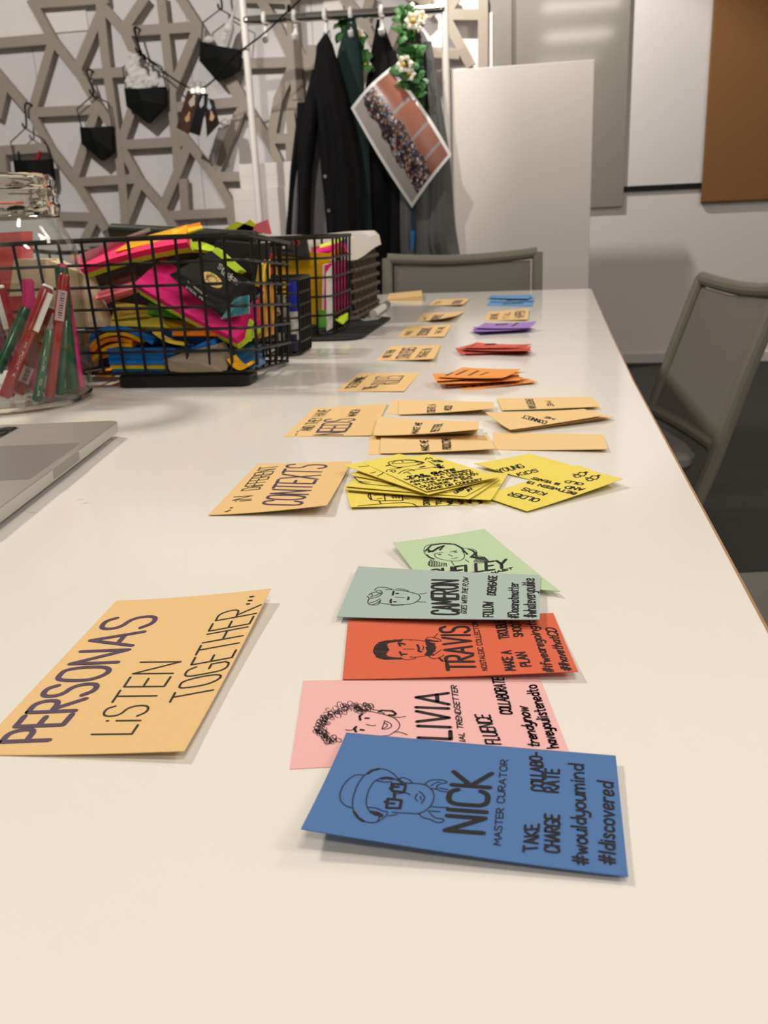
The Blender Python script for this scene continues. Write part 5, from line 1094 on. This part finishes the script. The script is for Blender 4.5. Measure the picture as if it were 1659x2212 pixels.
j1 = garment('hanging_jacket', 'black jacket with grey lining showing, leftmost on the clothes rack', 'jacket', rl(704), [
    ('body', [(74, 700, 708), (82, 689, 716), (100, 684, 720), (125, 682, 727), (160, 676, 738), (190, 671, 745), (236, 685, 757), (290, 689, 770), (371, 694, 783), (420, 700, 786), (493, 706, 787), (650, 714, 790)], 5.36, .10, 1, 5, .2, M_blackcloth),
    ('front_panel', [(150, 674, 690), (209, 660, 688), (260, 650, 686), (304, 645, 682), (371, 643, 674), (430, 644, 671), (493, 642, 670), (650, 640, 670)], 5.33, .07, 2, 4, .2, M_blackcloth),
    ('sleeve', [(222, 642, 664), (260, 640, 660), (304, 635, 654), (371, 627, 641), (405, 625, 636), (450, 622, 632), (494, 618, 630), (620, 612, 628)], 5.36, .05, 3, 3, .2, M_blackcloth),
    ('lining', [(236, 676, 694), (300, 660, 700), (371, 634, 702), (430, 630, 704), (493, 628, 708), (640, 622, 712)], 5.45, .03, 4, 6, .2, M_liningg)])
for x, y in ((710, 455), (702, 381)):
    p = hy(x, y, 5.262 if y > 400 else 5.268); MB().tube([p, p+np.array([0, .02, 0])], .009, 12).build('snap_button', M_steel, j1)
MB().tube([rl(704)+np.array([.0, -.03, -.1]), hy(700, 70, 5.40), hy(700, 80, 5.36)], .0035, 6).tube([rl(704)+np.array([.0, -.03, -.1]), hy(712, 66, 5.40), hy(714, 82, 5.36)], .0035, 6).build('hanging_loop', M_liningg, j1)
garment('hanging_jacket', 'dark green jacket between the two black jackets on the rack', 'jacket', rl(757), [
    ('body', [(40, 756, 768), (61, 748, 772), (90, 736, 776), (125, 726, 781), (169, 728, 786), (216, 735, 788), (300, 745, 796), (400, 760, 800), (493, 765, 804), (650, 765, 806)], 5.53, .055, 7, 5, .18, M_greencloth),
    ('hem_fold', [(120, 728, 742), (200, 736, 762), (300, 752, 790), (420, 770, 800), (640, 776, 802)], 5.50, .04, 8, 3, .2, M_greencloth)])
garment('hanging_jacket', 'plain black jacket behind the hung crowd photograph', 'jacket', rl(819), [
    ('body', [(42, 814, 824), (61, 811, 832), (88, 806, 842), (125, 799, 856), (202, 787, 868), (300, 782, 876), (400, 780, 876), (493, 784, 872), (557, 790, 866), (650, 792, 862)], 5.64, .075, 11, 5, .2, M_blackcloth),
    ('sleeve', [(110, 836, 856), (200, 846, 876), (300, 848, 882), (430, 846, 878), (560, 838, 868), (640, 836, 866)], 5.59, .05, 12, 3, .2, M_blackcloth)])
j4 = garment('hanging_hoodie', 'charcoal grey fleece at right end of the rack, partly behind leaves', 'hoodie', rl(883), [
    ('body', [(48, 880, 892), (74, 872, 918), (111, 870, 935), (202, 868, 950), (337, 866, 972), (405, 864, 977), (490, 864, 984), (560, 866, 995), (660, 868, 1004)], 5.47, .075, 21, 6, .22, M_greycloth),
    ('front_panel', [(90, 915, 932), (200, 926, 950), (337, 936, 970), (440, 930, 974), (520, 924, 982), (570, 938, 994), (660, 944, 1000)], 5.43, .06, 22, 4, .25, M_greycloth),
    ('sleeve', [(300, 872, 890), (440, 866, 900), (560, 866, 902), (660, 868, 904)], 5.44, .05, 23, 3, .22, M_greycloth)])
MB().tube(smoothp([hy(916, 100, 5.41), hy(921, 160, 5.39), hy(922, 210, 5.38), hy(925, 235, 5.38)], 2), .006, 6).build('drawstring', M_blackcloth, j4, True)
ly_ = thing('lanyard', 'dark blue lanyard with bright blue clip hanging over the charcoal fleece', 'lanyard', hy(891, 526, 5.40))
MB().hexa([hy(886, 400, 5.36), hy(899, 400, 5.36), hy(899, 400, 5.364), hy(886, 400, 5.364), hy(888, 500, 5.36), hy(896, 500, 5.36), hy(896, 500, 5.364), hy(888, 500, 5.364)]).build('strap', mat('navy_ribbon', (.012, .022, .05), .7), ly_)
MB().hexa([hy(887, 498, 5.352), hy(896, 498, 5.352), hy(896, 498, 5.37), hy(887, 498, 5.43), hy(888, 540, 5.352), hy(893, 540, 5.352), hy(893, 540, 5.37), hy(888, 540, 5.37)]).build('clip', mat('sky_clip', (.02, .14, .42), .5), ly_)
# ------------------------------------------------------------------ GARLANDS
def leaf(c_, d_, L, w, up):
    d_ = Vector(tuple(d_)).normalized(); s_ = d_.cross(Vector(tuple(up))).normalized(); n_ = s_.cross(d_); c_ = Vector(tuple(c_))
    P = []; 
    for k, ww, h in ((0, .1, 0), (.25, .8, .05), (.55, 1, .1), (.8, .62, .04), (1, .04, -.06)): P += [c_+d_*L*k-s_*w*ww+n_*L*(h-.07), c_+d_*L*k+n_*L*h, c_+d_*L*k+s_*w*ww+n_*L*(h-.07)]
    f = []
    for i in range(4): f += [(i*3, i*3+1, i*3+4, i*3+3), (i*3+1, i*3+2, i*3+5, i*3+4)]
    nb = len(P); P2 = [p-n_*.0015 for p in P]
    return P+P2, f+[tuple(nb+i for i in q[::-1]) for q in f]
def flower(t, c_, r, seed):
    rn = random.Random(seed)
    for k in range(6):
        a = k*1.047+rn.uniform(-.2, .2); d_ = (math.cos(a), -.35, math.sin(a)); vs, fs = leaf(c_, d_, r, r*.42, (0, -1, 0.2)); MB().add(vs, fs).build('petal', M_petal, t)
    MB().blob((c_[0], c_[1]-.012, c_[2]), r*.26, 6).build('flower_centre', M_yellow_c, t, True)
def garland(label, path, n, Lr, seed, flowers, spread=.05):
    rn = random.Random(seed); pts = smoothp([tuple(hy(*q)) for q in path], 3); t = thing('leaf_garland', label, 'garland', pts[0])
    MB().tube(pts, .004, 6).build('stem', M_leaf, t, True)
    for i in range(n):
        p = pts[int((i+rn.random())/n*(len(pts)-1))]; a = rn.uniform(0, 6.28); d_ = np.array([math.cos(a), -rn.uniform(.1, .9), math.sin(a)*.8-.35]); L = rn.uniform(*Lr)
        vs, fs = leaf(p+np.array([rn.uniform(-1, 1)*spread*.5, -rn.uniform(0, .05), rn.uniform(-.02, .02)]), d_, L, L*.36, (rn.uniform(-.4, .4), -1, .5)); MB().add(vs, fs).build('leaf', M_leaf, t)
    for i, (x, y, Y, r) in enumerate(flowers): flower(t, hy(x, y, Y), r, seed+i)
garland('green leaf garland with white flowers hanging in front of the charcoal fleece', [(884, 30, 5.46), (880, 60, 5.40), (886, 100, 5.36), (884, 140, 5.34), (890, 180, 5.34), (902, 212, 5.34)], 78, (.055, .095), 4, [(893, 46, 5.27, .05), (908, 40, 5.33, .045), (875, 140, 5.26, .05), (884, 160, 5.27, .04), (900, 60, 5.3, .03)])
garland('smaller leaf garland half hidden behind the dark green jacket', [(748, 46, 5.60), (742, 62, 5.62), (760, 85, 5.64), (778, 92, 5.62), (784, 120, 5.62), (788, 150, 5.62)], 34, (.05, .08), 9, [(776, 78, 5.57, .04), (790, 140, 5.58, .035)])
# ------------------------------------------------------------------ HUNG CROWD PHOTOGRAPH
pc = [(758, 233), (844, 145), (976, 334), (890, 449)]   # bottom-left, top-left, top-right, bottom-right of the picture
pw = [hy(x, y, 5.30) for x, y in pc]
ph_ = thing('crowd_photo', 'large curled print of a crowd before a brick wall, hung askew on the rack', 'photo print', sum(pw)/4)
N1, N2 = 16, 10
def psurf(u, v, off=0):
    bl, tl, tr, br = pw; p = bl*(1-u)*(1-v)+tl*(1-u)*v+tr*u*v+br*u*(1-v)
    bulge = math.sin(math.pi*u)*math.sin(math.pi*v)
    e = (tr-bl)/np.linalg.norm(tr-bl)
    out = np.array([0, -.06*math.sin(math.pi*v)-.03*math.sin(math.pi*u), 0])+(tl-bl)*.06*math.sin(math.pi*u)*v-(tl-bl)*.02*math.sin(math.pi*u)*(1-v)
    return p+out+np.array([0, off, 0])
def psheet(u0, u1, v0, v1, off, th_):
    mb = MB(); vs = []; fs = []
    for o in (off, off+th_):
        for j in range(N2+1):
            for i in range(N1+1): vs.append(psurf(u0+(u1-u0)*i/N1, v0+(v1-v0)*j/N2, o))
    q = (N1+1)*(N2+1); R = lambda i, j: j*(N1+1)+i
    for j in range(N2):
        for i in range(N1): fs += [(R(i, j), R(i+1, j), R(i+1, j+1), R(i, j+1)), (q+R(i, j+1), q+R(i+1, j+1), q+R(i+1, j), q+R(i, j))]
    rim = [R(i, 0) for i in range(N1)]+[R(N1, j) for j in range(N2)]+[R(i, N2) for i in range(N1, 0, -1)]+[R(0, j) for j in range(N2, 0, -1)]
    for a, b in zip(rim, rim[1:]+rim[:1]): fs.append((a, q+a, q+b, b))
    return mb.add(vs, fs)
psheet(0, 1, 0, 1, 0, .001).build('paper_border', mat('photo_white', (.82, .80, .79), .3, spec=.5), ph_, smooth=True)
def photo_mat():
    m = bpy.data.materials.new('crowd_print'); m.use_nodes = True; nt = m.node_tree; b = nt.nodes['Principled BSDF']; b.inputs['Roughness'].default_value = .3
    N = nt.nodes.new; Lk = nt.links.new
    uv = N('ShaderNodeUVMap'); sep = N('ShaderNodeSeparateXYZ'); Lk(uv.outputs[0], sep.inputs[0])
    def val(op, a, bb): 
        n = N('ShaderNodeMath'); n.operation = op
        for i, q in enumerate((a, bb)):
            if isinstance(q, (int, float)): n.inputs[i].default_value = q
            else: Lk(q, n.inputs[i])
        return n.outputs[0]
    def mix(f, a, bb):
        n = N('ShaderNodeMix'); n.data_type = 'RGBA'; Lk(f, n.inputs[0])
        for i, q in ((6, a), (7, bb)):
            if isinstance(q, tuple): n.inputs[i].default_value = (*q, 1)
            else: Lk(q, n.inputs[i])
        return n.outputs[2]
    nz = N('ShaderNodeTexNoise'); nz.inputs['Scale'].default_value = 7; Lk(uv.outputs[0], nz.inputs[0])
    # brick courses
    mp = N('ShaderNodeMapping'); mp.inputs['Scale'].default_value = (60, 34, 1); Lk(uv.outputs[0], mp.inputs[0])
    br = N('ShaderNodeTexBrick'); br.inputs['Color1'].default_value = (*lin('#85523f'), 1); br.inputs['Color2'].default_value = (*lin('#99624d'), 1); br.inputs['Mortar'].default_value = (*lin('#8c5e4c'), 1); br.inputs['Scale'].default_value = 1; Lk(mp.outputs[0], br.inputs[0])
    col = br.outputs[0]
    for u0, u1 in ((.31, .345), (.62, .648), (.84, .872)):  # pale pillars
        ins = val('MULTIPLY', val('GREATER_THAN', sep.outputs[0], u0), val('LESS_THAN', sep.outputs[0], u1)); col = mix(ins, col, lin('#8f8684'))
    # crowd band
    mp2 = N('ShaderNodeMapping'); mp2.inputs['Scale'].default_value = (40, 22, 1); Lk(uv.outputs[0], mp2.inputs[0])
    vo = N('ShaderNodeTexVoronoi'); vo.inputs['Scale'].default_value = 1; vo.inputs['Randomness'].default_value = .9; Lk(mp2.outputs[0], vo.inputs[0])
    sp = N('ShaderNodeSeparateColor'); Lk(vo.outputs['Color'], sp.inputs[0])
    rp = N('ShaderNodeValToRGB'); cr_ = rp.color_ramp; cr_.interpolation = 'CONSTANT'
    for i, (p, h) in enumerate(((0, '#33292d'), (.18, '#5e4f55'), (.34, '#8f6a5a'), (.52, '#443639'), (.66, '#8f949e'), (.76, '#b58d7a'), (.88, '#5f7a98'), (.94, '#c8c2c2'))):
        e = cr_.elements[i] if i < 2 else cr_.elements.new(p); e.position = p; e.color = (*lin(h), 1)
    Lk(sp.outputs[0], rp.inputs[0])
    dk = mix(val('GREATER_THAN', vo.outputs['Distance'], .6), rp.outputs[0], lin('#241c20'))
    top = val('ADD', .60, val('MULTIPLY', val('SUBTRACT', nz.outputs[0], .5), .22))
    col = mix(val('LESS_THAN', sep.outputs[1], top), col, dk)
    bot = val('ADD', val('MULTIPLY', sep.outputs[0], -.06), val('ADD', .24, val('MULTIPLY', val('SUBTRACT', nz.outputs[0], .5), .25)))
    col = mix(val('LESS_THAN', sep.outputs[1], bot), col, lin('#a9a2a0'))
    Lk(col, b.inputs['Base Color']); return m
pic = psheet(.03, .97, .05, .95, -.0012, .0011).build('printed_picture', photo_mat(), ph_, smooth=True)
uvl = pic.data.uv_layers.new(name='UVMap'); q_ = (N1+1)*(N2+1)
for lp2 in pic.data.loops:
    k = lp2.vertex_index % q_; uvl.data[lp2.index].uv = ((k % (N1+1))/N1, (k//(N1+1))/N2)
# ------------------------------------------------------------------ BOARDS, BOXES
def panel(name, label, cat, px, Y, th_, m, zmin=None, parts=None):
    (x0, y0), (x1, y1) = px; p, q = hy(x0, y0, Y), hy(x1, y1, Y); zb_ = q[2] if zmin is None else zmin
    t = thing(name, label, cat, ((p[0]+q[0])/2, Y, zb_)); MB().box((p[0], Y, zb_), (q[0], Y+th_, p[2]), .0015).build('panel', m, t)
    return t, (p[0], q[0], zb_, p[2])
panel('white_board_panel', 'tall plain white board standing in front of the back wall, right of the rack', 'board', ((969, 150), (1279.5, 300)), 5.66, .022, M_lean, 0.0)[0]
bp_ = bpy.data.objects['white_board_panel']
zz_ = hy(1283, 128.5, 5.66)[2]
for o in bp_.children:
    for v in o.data.vertices:
        if v.co.z > .5: v.co.z = zz_-WL[o][2]-(.0015 if v.co.z < (hy(969, 150, 5.66)[2]-.0008) else 0)
panel('white_board_panel', 'second white board, only a sliver showing left of the rack post', 'board', ((944, 152), (1010, 300)), 5.72, .02, M_foam, 0.0)
gb_, gx = panel('glass_whiteboard', 'large glossy grey glass board on the back wall right of the lattice', 'whiteboard', ((1116, -150), (1346, 446)), WY-.022, .02, M_grayboard)
panel('glass_whiteboard', 'narrow strip of grey glass board next to the lattice edge', 'whiteboard', ((1049, -150), (1105, 446)), WY-.022, .02, M_grayboard)
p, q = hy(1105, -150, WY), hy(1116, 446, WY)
MB().box((p[0]-.004, WY-.014, q[2]), (q[0]+.004, WY-.001, p[2])).build('seam_shade_strip', mat('seam_shade_tone', (.14, .125, .11), .5), gb_)  # dark strip painted in for the shade of the gap between the panels
cb_ = thing('cork_board', 'brown cork pin board at the upper right edge of the frame', 'pin board', hy(1600, 430, WY))
cx0 = hy(1530, 220, WY-.03)[0]; cz0 = hy(1517.5, 436.5, WY-.03)[2]
MB().box((cx0, WY-.03, cz0), (cx0+2.4, WY-.004, 2.9), .002).build('cork_panel', M_cork, cb_)
MB().box((cx0-.004, WY-.024, cz0-.004), (cx0, WY-.002, 2.9)).box((cx0-.004, WY-.024, cz0-.006), (cx0+2.4, WY-.002, cz0)).build('edge_trim', mat('cork_edge', (.2, .12, .06), .8), cb_)
def carton(label, x0, y0, x1, y1, Y, d, zmin=None):
    p, q = hy(x0, y0, Y), hy(x1, y1, Y); zb_ = q[2] if zmin is None else zmin
    t = thing('white_box', label, 'box', ((p[0]+q[0])/2, Y+d/2, zb_), 'white boxes behind the rack')
    MB().box((p[0], Y, zb_), (q[0], Y+d, p[2]-.02), .003).build('box_body', M_foam, t); MB().box((p[0]-.001, Y-.001, p[2]-.075), (q[0]+.001, Y+d+.001, p[2]), .003).build('lid', M_foam, t)
    return p[2]
zt2 = carton('lower white box behind the rack post, wider and standing on others', 502, 409, 668, 500, 5.70, .24, .0)
carton('upper white box stacked behind the left rack post', 515, 355, 655, 409, 5.71, .22, zt2)
